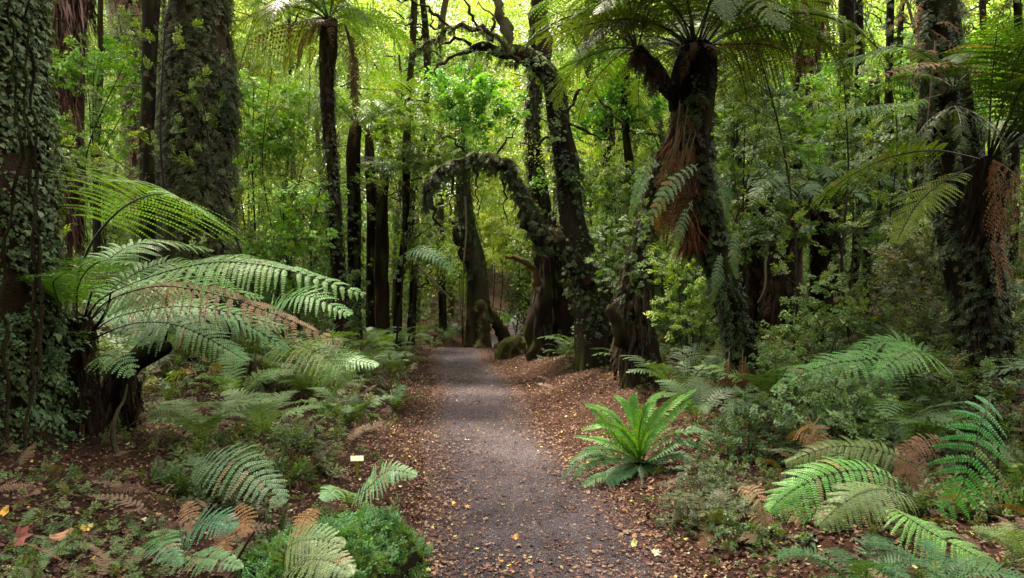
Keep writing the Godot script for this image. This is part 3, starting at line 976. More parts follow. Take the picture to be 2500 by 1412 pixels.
func tree_ferns() -> void:
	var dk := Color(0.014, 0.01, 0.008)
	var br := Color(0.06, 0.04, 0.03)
	# 7
	var t := tree("slender_tree_fern", "tallest slender tree fern left of the path, brown drooping fronds under its crown", [[838, 880, 21], [830, 700, 18], [812, 450, 17], [799, 220, 16], [800, 100, 21], [803, 50, 22]], 12.5, dk, br, {"rough": 0.3})
	t.set_meta("category", "tree fern")
	var l: Array = t.get_meta("limb")
	cover(t, "fibres", S.hang, [l], 420, 0.12, [Color(0.08, 0.05, 0.03), Color(0.05, 0.04, 0.03)], {"from": 0.45, "down": 1.5, "out": 0.1})
	cover(t, "climbers", S.ivy, [l], 1200, 0.05, SHADE, {"to": 0.65, "patch": -0.1})
	var c := P(803, 48, 12.5)
	rosette(t, c, "tree", 12, 1.9, MID, {"tilt": 10.0})
	rosette(t, c, "tree", 10, 1.8, Color(0.1, 0.13, 0.035), {"tilt": -14.0})
	rosette(t, c, "hang", 14, 1.2, Color(0.1, 0.055, 0.03), {"called": "dead_frond", "tilt": -5.0, "rough": 0.8})
	var o := {"n": 22, "m": 9, "droop": 0.75, "rise": -0.3, "bare": 0.1, "r": 0.008}
	one(t, C([803, 48, 12.5, 740, 52, 12.2, 670, 70, 12.0, 600, 105, 11.8]), Vector3(0, 1, -0.4), 0.55, Color(0.11, 0.07, 0.03), o)
	one(t, C([803, 48, 12.5, 860, 42, 12.1, 940, 60, 11.8, 1010, 115, 11.6]), Vector3(0, 1, -0.5), 0.55, Color(0.16, 0.25, 0.07), {"n": 28, "m": 12, "droop": 0.2, "bare": 0.08, "r": 0.008})
	one(t, C([803, 48, 12.5, 780, -10, 12.2, 720, -30, 12.0, 620, 0, 11.8]), Vector3(0, 1, 0.2), 0.45, MID, {"n": 26, "m": 12, "bare": 0.1, "r": 0.008})
	for k in 8:
		var y: float = 70.0 + k * 12
		one(t, C([840, 55, 12.3, 862 + k, y + 40, 12.2, 868 + rr(-12, 10), y + 100, 12.2, 868 + rr(-14, 14), y + 170, 12.25], 14), Vector3(0, 0, 1), 0.12, vary(Color(0.1, 0.055, 0.035), 0.3), {"n": 16, "m": 6, "lost": 0.35, "droop": 0.8, "called": "dead_frond", "rough": 0.8, "r": 0.008})
	# 8
	t = tree("middle_tree_fern", "second tree fern right behind the slender one, green fronds arching rightward", [[866, 900, 17], [868, 640, 17], [863, 420, 17], [868, 310, 14]], 15.5, dk, br, {"rough": 0.3})
	t.set_meta("category", "tree fern")
	cover(t, "climbers", S.small, [t.get_meta("limb")], 300, 0.12, SHADE, {"to": 0.8})
	c = P(868, 305, 15.5)
	rosette(t, c, "tree", 18, 1.9, Color(0.13, 0.22, 0.06), {"tilt": 2.0})
	rosette(t, c, "hang", 7, 1.0, Color(0.1, 0.06, 0.03), {"called": "dead_frond", "rough": 0.8})
	one(t, C([868, 305, 15.5, 920, 215, 15.2, 965, 195, 15.0, 1030, 210, 14.8]), Vector3(0.2, 1, -0.5), 0.6, Color(0.15, 0.2, 0.06), {"n": 28, "m": 12, "bare": 0.25})
	one(t, C([868, 305, 15.5, 920, 275, 15.1, 985, 258, 14.9, 1075, 280, 14.7]), Vector3(0, 1, -0.5), 0.55, Color(0.15, 0.22, 0.06), {"n": 28, "m": 12, "bare": 0.2})
	# 9
	t = tree("short_tree_fern", "shorter tree fern with grey green crown and skirt beneath the arched branch", [[936, 900, 17], [933, 700, 18], [931, 520, 17], [932, 430, 20]], 16.5, Color(0.025, 0.016, 0.012), Color(0.09, 0.055, 0.04), {"rough": 0.3})
	t.set_meta("category", "tree fern")
	c = P(932, 425, 16.5)
	rosette(t, c, "tree", 16, 1.5, Color(0.1, 0.16, 0.09), {"tilt": -6.0})
	rosette(t, c, "hang", 8, 1.2, Color(0.11, 0.08, 0.04), {"called": "dead_frond", "rough": 0.8})
	one(t, C([960, 640, 15.0, 1010, 610, 14.6, 1060, 625, 14.3, 1106, 662, 14.1]), Vector3(0, 1, 0.7), 0.32, Color(0.18, 0.32, 0.2), {"n": 18, "m": 10, "bare": 0.1, "r": 0.007})
	t = tree("bare_tree_fern_stem", "dark bare tree fern stem leaning close behind the shorter tree fern", [[902, 880, 13], [908, 640, 13], [905, 440, 12], [900, 330, 10]], 17.2, dk, br, {"rough": 0.3})
	t.set_meta("category", "tree fern")
	rosette(t, P(900, 325, 17.2), "tree", 10, 1.6, MID)

	# 16
	t = tree("great_tree_fern", "big tree fern leaning over the path with thick dark trunk and wide spreading crown", [[1838, 1000, 34], [1816, 880, 31], [1782, 740, 33], [1740, 600, 36], [1712, 480, 40], [1692, 370, 43], [1690, 260, 46], [1696, 180, 50], [1702, 110, 40]], 7.8, Color(0.008, 0.007, 0.006), Color(0.04, 0.03, 0.024), {"rough": 0.25, "flare": 0.15})
	t.set_meta("category", "tree fern")
	l = t.get_meta("limb")
	var s := bough(t, [[1684, 320, 12, 7.8], [1656, 245, 17, 7.7], [1618, 184, 14], [1580, 142, 11], [1556, 120, 8]], 7.6, Color(0.008, 0.007, 0.006), Color(0.05, 0.035, 0.028), {"called": "side_stem", "rough": 0.3})
	cover(t, "climbers", S.small, [l], 1200, 0.1, SHADE, {"from": 0.08, "to": 0.85, "patch": -0.2})
	cover(t, "ivy", S.ivy, [l], 2200, 0.045, SHADE, {"from": 0.2, "to": 0.9, "patch": -0.1})
	cover(t, "fibres", S.hang, [l, s], 320, 0.16, [Color(0.03, 0.02, 0.015), Color(0.06, 0.035, 0.02)], {"from": 0.6, "down": 1.4, "out": 0.15})
	c = P(1700, 112, 7.8)
	rosette(t, c, "tree", 15, 2.2, Color(0.065, 0.105, 0.028), {"tilt": 18.0, "off": 0.08})
	rosette(t, c, "tree", 17, 2.2, Color(0.07, 0.1, 0.028), {"tilt": -8.0, "off": 0.1})
	rosette(t, c, "hang", 12, 0.9, Color(0.07, 0.04, 0.025), {"called": "dead_frond", "rough": 0.85, "off": 0.1})
	o = {"n": 32, "m": 15, "bare": 0.2, "droop": 0.3, "r": 0.011, "rib": Color(0.03, 0.02, 0.014)}
	hero(t, C([1690, 105, 7.8, 1600, 60, 7.5, 1480, 50, 7.2, 1310, 100, 7.0]), Vector3(0, 1, -0.5), 0.45, Color(0.13, 0.14, 0.04), o)
	hero(t, C([1700, 90, 7.8, 1620, 0, 7.3, 1480, -40, 6.8, 1300, 20, 6.4]), Vector3(0, 1, -0.3), 0.55, Color(0.13, 0.22, 0.05), o)
	hero(t, C([1570, 120, 7.6, 1500, 118, 7.3, 1430, 140, 7.1, 1365, 170, 7.0]), Vector3(0.1, 1, -0.4), 0.28, Color(0.12, 0.2, 0.07), o)
	o = o.duplicate()
	o.droop = 0.8
	one(t, C([1710, 110, 7.8, 1790, 108, 7.6, 1880, 112, 7.5, 1975, 160, 7.4]), Vector3(0, 1, -0.4), 0.42, Color(0.12, 0.085, 0.03), o)
	one(t, C([1705, 95, 7.8, 1790, 40, 7.5, 1880, 20, 7.3, 1990, 80, 7.1]), Vector3(0, 1, -0.4), 0.5, Color(0.1, 0.14, 0.04), o)
	one(t, C([1700, 90, 7.8, 1740, 0, 7.4, 1800, -50, 7.0, 1900, -40, 6.6]), Vector3(0, 1, -0.3), 0.5, Color(0.09, 0.16, 0.05), o)
	rosette(t, P(1556, 118, 7.6), "tree", 7, 1.4, Color(0.09, 0.14, 0.045), {"tilt": 10.0, "yaw": 2.2, "span": 3.0})
	for k in 16:
		var x := rr(1615, 1672)
		one(t, C([x + 30, rr(230, 420), 7.5, x + 10, rr(380, 450), 7.4, x - rr(0, 20), rr(450, 520), 7.45, x - rr(0, 30), rr(520, 600), 7.5], 14), Vector3(rr(-0.6, 0.6), 0.1, 1), rr(0.06, 0.13), [Color(0.15, 0.065, 0.035), Color(0.1, 0.06, 0.04), Color(0.19, 0.08, 0.035), Color(0.08, 0.05, 0.04)][k % 4], {"n": 15, "m": 6, "droop": 0.9, "called": "dead_frond", "rough": 0.9, "lost": 0.4})
	var skirt := limb([[1690, 590, 12, 7.7], [1668, 480, 22, 7.7], [1660, 380, 22, 7.66], [1672, 270, 16, 7.72]], 7.7)
	cover(t, "dead_skirt", S.strips, [skirt], 300, 0.2, [Color(0.15, 0.058, 0.028), Color(0.09, 0.04, 0.024), Color(0.05, 0.03, 0.022)], {"down": 1.6, "out": 0.3, "lie": 1.4, "lift": 0.3})
	cover(t, "fibrous_foot", S.strips, [l], 160, 0.2, [Color(0.16, 0.07, 0.035), Color(0.09, 0.045, 0.03)], {"to": 0.14, "down": 2.0, "out": 0.3})
	for k in 4:
		var x := rr(1780, 1822)
		one(t, C([x, rr(850, 880), 7.45, x - rr(0, 10), 930, 7.3, x - rr(5, 20), rr(980, 1020), 7.3], 12), Vector3(0, 0.1, 1), 0.1, vary(Color(0.14, 0.06, 0.03), 0.3), {"n": 16, "m": 6, "droop": 0.6, "called": "dead_frond", "rough": 0.85})
	# fresh fronds that hang on the trunk
	o = {"n": 16, "m": 9, "bare": 0.05, "droop": 0.25, "r": 0.005, "sweep": 0.5}
	hero(t, C([1600, 380, 7.3, 1572, 430, 7.1, 1552, 480, 7.0, 1536, 530, 7.0]), Vector3(0.3, 0.4, 1), 0.1, Color(0.2, 0.29, 0.19), o, "pale silvery frond")
	hero(t, C([1705, 400, 7.3, 1650, 440, 7.0, 1600, 510, 6.9, 1556, 600, 6.9]), Vector3(0.3, 0.5, 1), 0.12, Color(0.2, 0.28, 0.19), o, "pale silvery frond")
	for a in [[1690, 490, 1660, 560, 1650, 620], [1760, 620, 1750, 680, 1738, 740], [1800, 560, 1790, 620, 1800, 680], [1745, 420, 1770, 470, 1775, 540]]:
		one(t, C([a[0], a[1], 7.3, a[2], a[3], 7.1, a[4], a[5], 7.1], 14), Vector3(0.2, 0.3, 1), 0.09, Color(0.11, 0.17, 0.09), o)

	# 19 the dark stand of tree ferns on the right
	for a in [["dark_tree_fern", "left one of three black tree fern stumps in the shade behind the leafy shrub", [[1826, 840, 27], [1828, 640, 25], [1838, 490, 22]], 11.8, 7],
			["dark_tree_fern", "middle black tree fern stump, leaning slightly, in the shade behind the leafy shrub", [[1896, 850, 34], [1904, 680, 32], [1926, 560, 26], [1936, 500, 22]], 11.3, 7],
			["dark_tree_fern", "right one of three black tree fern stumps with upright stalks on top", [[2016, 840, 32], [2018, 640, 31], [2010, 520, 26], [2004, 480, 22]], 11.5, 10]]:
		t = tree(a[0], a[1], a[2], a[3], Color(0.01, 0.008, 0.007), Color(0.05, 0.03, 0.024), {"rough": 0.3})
		t.set_meta("category", "tree fern")
		l = t.get_meta("limb")
		cover(t, "fibres", S.hang, [l], 260, 0.16, [Color(0.05, 0.03, 0.02), Color(0.09, 0.05, 0.03)], {"down": 1.4, "out": 0.15, "from": 0.3})
		cover(t, "bark_strips", S.strips, [l], 260, 0.22, [Color(0.02, 0.014, 0.011), Color(0.045, 0.025, 0.02)], {"down": 3.0, "out": 0.12, "lie": 2.0, "face": true})
		rosette(t, l[0][l[0].size() - 1], "tree", a[4] + 7, 1.7, Color(0.09, 0.15, 0.07), {"tilt": 0.0, "off": 0.06})
		rosette(t, l[0][l[0].size() - 1], "hang", 5, 0.9, Color(0.12, 0.06, 0.04), {"called": "dead_frond", "rough": 0.8})
	o = {"n": 20, "m": 12, "bare": 0.15, "r": 0.007}
	hero(t, C([2004, 480, 11.3, 1975, 410, 11.0, 1990, 360, 10.7, 2060, 345, 10.3]), Vector3(0.1, 1, 0.6), 0.42, Color(0.14, 0.23, 0.17), o, "blue green frond")
	hero(t, C([1990, 480, 11.3, 1960, 430, 11.0, 1890, 455, 10.7, 1790, 495, 10.4]), Vector3(0, 1, 0.4), 0.3, Color(0.22, 0.22, 0.14), o, "pale faded frond")
	# 21
	t = tree("leaning_tree_fern", "tree fern growing against the epiphyte covered trunk with tall dark stalks", [[2440, 1060, 34], [2404, 760, 34], [2406, 560, 35], [2414, 450, 38], [2414, 392, 28]], 6.9, Color(0.008, 0.006, 0.005), Color(0.04, 0.028, 0.022), {"rough": 0.3})
	t.set_meta("category", "tree fern")
	l = t.get_meta("limb")
	cover(t, "fibres", S.strips, [l], 420, 0.18, [Color(0.014, 0.01, 0.008), Color(0.03, 0.018, 0.013)], {"down": 3.0, "out": 0.14, "lie": 2.0, "face": true})
	cover(t, "climbers", S.small, [l], 900, 0.1, SHADE, {"to": 0.7, "face": true})
	c = P(2414, 392, 6.9)
	rosette(t, c, "tree", 9, 1.7, Color(0.05, 0.08, 0.022), {"tilt": 8.0, "off": 0.06, "yaw": -1.3, "span": 2.2})
	o = {"n": 26, "m": 14, "bare": 0.35, "r": 0.011, "rib": Color(0.02, 0.014, 0.01), "droop": 0.25}
	for a in [[2460, 300, 2520, 180], [2450, 250, 2530, 60], [2475, 260, 2580, 130], [2490, 330, 2640, 240], [2420, 240, 2440, 40], [2500, 360, 2680, 330]]:
		one(t, C([2414, 392, 6.9, a[0], a[1], 6.6, (a[0] + a[2]) * 0.5, (a[1] + a[3]) * 0.5 - 20, 6.3, a[2], a[3], 5.9]), Vector3(0, 1, -0.4), 0.5, Color(0.06, 0.095, 0.025), o)
	o = {"n": 30, "m": 14, "bare": 0.2, "r": 0.012, "rib": Color(0.02, 0.014, 0.01), "droop": 0.3}
	hero(t, C([2400, 392, 6.9, 2290, 368, 6.6, 2180, 382, 6.4, 2075, 430, 6.2, 1980, 500, 6.1]), Vector3(0, 1, -0.7), 0.36, Color(0.15, 0.19, 0.035), o, "broad olive frond arching left")
	hero(t, C([2390, 400, 6.9, 2310, 440, 6.5, 2240, 500, 6.3, 2190, 590, 6.2]), Vector3(-0.4, 1, 0.5), 0.3, Color(0.17, 0.19, 0.03), o, "yellow olive frond hanging down")
	for a in [[2450, 430, 2480, 520, 2500, 640], [2460, 410, 2510, 480, 2530, 600], [2440, 450, 2450, 560, 2465, 680], [2430, 470, 2432, 600, 2440, 720]]:
		one(t, C([2425, 398, 6.8, a[0], a[1], 6.5, a[2], a[3], 6.4, a[4], a[5], 6.4]), Vector3(rr(0, 0.8), 0.6, 1), 0.24, vary(Color(0.14, 0.06, 0.025), 0.25), {"n": 20, "m": 9, "bare": 0.1, "droop": 0.7, "lost": 0.25, "called": "dead_frond", "rough": 0.8})
	# fronds that belong to a fern higher on the big trunk
	t = thing("perched_fern", "fern perched high on the epiphyte trunk with one long pale pink dead frond", "fern", P(2330, 200, 6.95))
	hero(t, C([2410, 190, 6.8, 2350, 160, 6.7, 2280, 155, 6.6, 2200, 168, 6.5, 2105, 208, 6.4]), Vector3(0.1, 1, 0.5), 0.13, Color(0.28, 0.16, 0.12), {"n": 26, "m": 9, "bare": 0.02, "droop": 0.3, "rough": 0.8, "lost": 0.06}, "pale pink dead frond")
	one(t, C([2300, 230, 7.0, 2220, 250, 6.9, 2110, 262, 6.8, 1980, 292, 6.7]), Vector3(0, 1, 0.3), 0.26, Color(0.12, 0.19, 0.06), {"n": 26, "m": 12, "droop": 0.5})
	one(t, C([2260, 110, 7.2, 2180, 120, 7.4, 2080, 140, 7.6, 1970, 165, 7.7]), Vector3(0, 1, 0.3), 0.3, Color(0.13, 0.24, 0.08), {"n": 26, "m": 12, "droop": 0.5})
	rosette(t, P(2330, 210, 6.8), "tree", 6, 1.1, Color(0.08, 0.13, 0.05), {"tilt": 5.0})
	rosette(t, P(2330, 260, 6.8), "hang", 10, 0.8, Color(0.12, 0.15, 0.09), {"tilt": -10.0, "called": "hanging_frond"})


func background() -> void:
	# understorey trees on both sides, then the bright belt behind
	var n := 0
	var lit := [Color(0.34, 0.41, 0.065), Color(0.26, 0.36, 0.05), Color(0.2, 0.33, 0.05), Color(0.42, 0.47, 0.09)]  # brighter leaf colours, with light from behind put into them
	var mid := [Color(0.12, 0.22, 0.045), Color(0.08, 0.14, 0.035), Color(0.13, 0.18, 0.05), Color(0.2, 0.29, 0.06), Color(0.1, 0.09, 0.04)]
	var dim := [MID, DARK, OLIVE, Color(0.07, 0.13, 0.06)]  # darker leaf colours, with shade put into them for nearer growth
	var spots := []
	for k in 130:
		var d := lerpf(15.0, 46.0, pow((k + R.randf()) / 130.0, 0.85))
		var px := fmod(k * 0.618034 + rr(-0.03, 0.03), 1.0) * 2900 - 200
		var x := (px - 1250) * d / F
		if absf(x - path_x(d)) < 1.3 + d * 0.02: x += 2.6 * signf(x - path_x(d) + 0.01)
		spots.append([x, d, px])
	for s in spots:
		var d: float = s[1]
		if s[2] > 1130 and s[2] < 1340 and d > 19.0 and d < 35.0: continue # an opening where light comes down behind the bend
		if s[2] > 560 and s[2] < 680 and d < 25.0: continue
		var base := on(s[0], -d)
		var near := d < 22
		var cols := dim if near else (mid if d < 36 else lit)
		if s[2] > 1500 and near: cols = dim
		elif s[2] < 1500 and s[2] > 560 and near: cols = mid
		if (s[2] > 540 and s[2] < 680) or (s[2] > 1130 and s[2] < 1330) or (s[2] > 1850 and not near): cols = lit  # columns where light breaks through take the brightened leaf colours
		var h := maxf(rr(7, 9), d * 0.36 + rr(0, 2.0))
		var lean := Vector3(rr(-0.8, 0.8), 0, rr(-0.5, 0.5))
		var r0 := rr(0.06, 0.16)
		var look: String = ("thin" if r0 < 0.11 else "thick") + (" left leaning " if lean.x < -0.3 else (" right leaning " if lean.x > 0.3 else " upright "))
		var label := beside(base, look + ["dull green tree", "mid green tree", "yellow green tree"][0 if near else (1 if d < 31 else 2)])
		var t := thing(["shaded_tree", "understorey_tree", "sunlit_tree"][0 if near else (1 if d < 31 else 2)], label, "tree", base, ["shaded understorey trees", "understorey trees", "sunlit trees far behind"][0 if near else (1 if d < 31 else 2)])
		var pts := catmull(PackedVector3Array([Vector3(0, -0.3, 0), lean * 0.3 + Vector3(0, h * 0.35, 0), lean + Vector3(rr(-0.3, 0.3), h * 0.7, 0), lean * 1.6 + Vector3(0, h, 0)]), 24)
		var rad := PackedVector3Array()
		for k in 25: rad.append(Vector3(lerpf(r0, 0.03, k / 24.0), 0, 0))
		var A := Acc.new()
		tube(A, [pts, rad], Vector3.ZERO, Color(0.03, 0.024, 0.02), Color(0.12, 0.1, 0.07), {"seg": 10, "rough": 0.2})
		for k in 18:
			var j := 4 + k
			var e := pts[j] + Vector3(rr(-1.8, 1.8), rr(-0.2, 1.3), rr(-1, 1))
			twig(A, pts[j], e, r0 * rr(0.1, 0.3), Color(0.06, 0.05, 0.035))
		put("trunk", A.mesh(bark, true), t)
		var inst := Inst.new()
		for k in 13:
			var y := rr(0.1, 1.0) * h
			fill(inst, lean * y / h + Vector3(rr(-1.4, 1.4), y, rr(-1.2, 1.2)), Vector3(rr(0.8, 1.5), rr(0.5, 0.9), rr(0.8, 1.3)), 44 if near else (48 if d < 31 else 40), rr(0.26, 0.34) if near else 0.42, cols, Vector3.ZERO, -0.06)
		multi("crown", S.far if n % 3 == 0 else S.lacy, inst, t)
		n += 1
	# low bushes that close the view near the ground
	for k in 60:
		var d := lerpf(14.0, 42.0, (k + R.randf()) / 60.0)
		var px := fmod(k * 0.618034 + 0.31, 1.0) * 2900 - 200
		var x := (px - 1250) * d / F
		if px > 1130 and px < 1480 and d < 22: continue
		if absf(x - path_x(d)) < 1.6: x += 3.0 * signf(x - path_x(d) + 0.01)
		var base := on(x, -d)
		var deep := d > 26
		var t := thing("far_bush" if deep else "dim_bush", beside(base, "low leafy bush in distant undergrowth" if deep else "dull green low bush in shade"), "bush", base, "distant undergrowth bushes" if deep else "shaded undergrowth bushes")
		var A := Acc.new()
		for j in 6: twig(A, Vector3(0, -0.1, 0), Vector3(rr(-0.8, 0.8), rr(0.8, 2.0), rr(-0.8, 0.8)), 0.02, Color(0.05, 0.04, 0.03))
		put("stems", A.mesh(bark), t)
		var inst := Inst.new()
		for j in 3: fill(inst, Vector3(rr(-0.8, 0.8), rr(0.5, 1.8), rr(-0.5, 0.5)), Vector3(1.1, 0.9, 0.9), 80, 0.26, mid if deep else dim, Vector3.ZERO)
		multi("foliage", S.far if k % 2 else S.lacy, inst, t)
	for a in [[700, 15, 5], [980, 17, 10], [1016, 19, 10], [1090, 25, 10], [1532, 14, 11], [1500, 16, 14], [1792, 13.5, 12], [1866, 14.5, 12], [1950, 13.5, 10], [2098, 14, 12], [2186, 12, 11], [2206, 14, 8], [2250, 10, 12], [2478, 10, 12], [2390, 13, 10]]:
		var px := []
		var sway := rr(-30, 30)
		for k in 6: px.append([a[0] + sway * k / 5.0 + rr(-22, 22), 900 - k * 200, a[2] * (1.15 - k * 0.09)])
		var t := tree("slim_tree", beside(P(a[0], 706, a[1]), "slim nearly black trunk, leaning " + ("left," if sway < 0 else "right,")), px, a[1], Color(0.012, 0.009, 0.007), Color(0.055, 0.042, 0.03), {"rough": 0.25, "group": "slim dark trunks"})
		for k in 4: bough(t, [[px[1 + k][0], px[1 + k][1], 3], [px[1 + k][0] + rr(-50, 50), px[1 + k][1] - rr(10, 60), 2], [px[1 + k][0] + rr(-110, 110), px[1 + k][1] - rr(20, 110), 1]], a[1], Color(0.02, 0.016, 0.012), Color(0.05, 0.04, 0.03), {"seg": 6})
		cover(t, "climbers", S.small, [t.get_meta("limb")], 260, 0.14, SHADE, {"out": 0.6, "lift": 0.5, "patch": -0.05})
	for a in [[620, 13.5, 300, 0], [690, 12.6, 560, 0], [990, 14.5, 330, 1], [1010, 17, 560, 1], [1440, 15, 480, 0], [1500, 13, 420, 1], [1545, 14, 560, 1], [1790, 12, 300, 2], [1850, 13, 200, 0], [1880, 12.6, 380, 2], [2000, 14, 250, 0], [2090, 13, 330, 2], [2180, 11, 420, 2], [2230, 12, 220, 0], [2180, 13, 620, 2], [2480, 9.5, 560, 2], [2450, 11, 150, 0], [230, 12, 240, 0], [250, 15, 560, 1], [600, 15, 640, 1], [760, 15, 600, 1], [1820, 9.6, 420, 2], [1680, 12, 700, 2], [2290, 10, 640, 2], [1230, 27, 560, 3], [1272, 25, 610, 3], [1205, 30, 520, 3], [1290, 29, 500, 3], [1250, 33, 450, 3], [1180, 28, 460, 3], [610, 22, 260, 3], [640, 25, 420, 3], [590, 24, 120, 3], [450, 13, 700, 1]]:
		var d: float = a[1]
		var c := P(a[0], a[2], d)
		var base := on(c.x + rr(-0.3, 0.3), c.z)
		var t := thing("leafy_sapling", beside(base, ["bright leaved", "small leaved", "dull leaved", "backlit coloured yellow green"][a[3]] + " sapling"), "sapling", base, "leafy saplings between the trunks")
		var A := Acc.new()
		var off := c - base
		stalk(A, catmull(PackedVector3Array([Vector3(0, -0.2, 0), off * 0.4 + Vector3(0.1, 0, 0), off * 0.8, off + Vector3(0, 0.8, 0)]), 16), 0.025, 0.008, Color(0.05, 0.042, 0.032), 6)
		var inst := Inst.new()
		for j in 9:
			var q := off + Vector3(rr(-0.7, 0.7), rr(-0.9, 0.8), rr(-0.4, 0.4))
			twig(A, off * rr(0.6, 1.0), q, 0.008, Color(0.05, 0.042, 0.032))
			fill(inst, q * (1.0 if a[3] < 3 else 1.25), Vector3(0.5, 0.28, 0.45) * (1.0 if a[3] < 3 else 2.0), 34 if a[3] < 3 else 60, 0.22 if a[3] < 3 else 0.3, [[Color(0.18, 0.34, 0.05), Color(0.13, 0.26, 0.05), Color(0.24, 0.42, 0.07)], [Color(0.14, 0.21, 0.06), Color(0.09, 0.15, 0.05), Color(0.19, 0.25, 0.07)], [Color(0.07, 0.12, 0.05), Color(0.1, 0.16, 0.07), Color(0.13, 0.18, 0.08)], [Color(0.34, 0.41, 0.06), Color(0.26, 0.36, 0.05), Color(0.42, 0.46, 0.09)]][a[3]], Vector3.ZERO, -0.5)  # last palette is brightened so its leaves look lit from behind
		put("stem", A.mesh(bark), t)
		multi("leaves", [S.broad, S.small, S.small, S.small][a[3]], inst, t)
	for k in 34:
		var d := lerpf(8.5, 19.0, (k + R.randf()) / 34.0)
		var px := fmod(k * 0.618034 + 0.77, 1.0) * 2500
		var x := (px - 1250) * d / F
		if absf(x - path_x(d)) < 2.3: x += 2.8 * signf(x - path_x(d) + 0.01)
		var base := on(x, -d)
		var t := thing("thin_sapling", beside(base, "thin sapling with few leaves"), "sapling", base, "thin saplings between the trunks")
		var h := d * 0.38 + rr(0, 1.5)
		var pts := catmull(PackedVector3Array([Vector3(0, -0.2, 0), Vector3(rr(-0.2, 0.2), h * 0.3, 0), Vector3(rr(-0.4, 0.4), h * 0.65, rr(-0.2, 0.2)), Vector3(rr(-0.7, 0.7), h, 0)]), 20)
		var A := Acc.new()
		stalk(A, pts, rr(0.012, 0.028), 0.006, Color(0.05, 0.042, 0.032), 6)
		var inst := Inst.new()
		for j in 16:
			var a := pts[3 + j]
			var e := a + Vector3(rr(-0.7, 0.7), rr(-0.1, 0.6), rr(-0.5, 0.5))
			twig(A, a, e, 0.006, Color(0.06, 0.05, 0.035))
			for q in 7:
				var b := basis_of((e - a) + rdir() * 0.4, Vector3.UP + rdir() * 0.5, rr(0.1, 0.2))
				inst.add(b[0], b[1], b[2], a.lerp(e, rr(0.3, 1.05)), vary([Color(0.16, 0.22, 0.06), Color(0.11, 0.16, 0.05), Color(0.22, 0.28, 0.08)][j % 3], 0.25))
		put("stem", A.mesh(bark), t)
		multi("leaves", S.small, inst, t)
	# the forest goes on behind: a wooded slope that reads as one mass
	var inst := Inst.new()
	for k in 42000:
		var d := rr(46, 85)
		var x := rr(-1.0, 1.0) * d * 0.9
		var p := on(x, -d) + Vector3(0, pow(R.randf(), 1.15) * d * 0.42, 0)
		var b := basis_of(rdir(), Vector3.UP + rdir() * 0.5, rr(0.7, 1.3))
		if k % 2 == 0: # unseen leaf clumps behind the viewpoint, placed to block light from there
			var a := rr(0, TAU)
			d = rr(7, 26)
			p = on(cos(a) * d, sin(a) * d) + Vector3(0, rr(0, 15), 0)
			if p.z < 3.0: continue
		inst.add(b[0], b[1], b[2], p, vary([YELLOW, Color(0.24, 0.3, 0.05), MID][k % 3], 0.25))
	tag(multi("forest", S.far, inst), "distant wooded slope behind the trunks, plus unseen leaf clumps behind the viewpoint that block light")


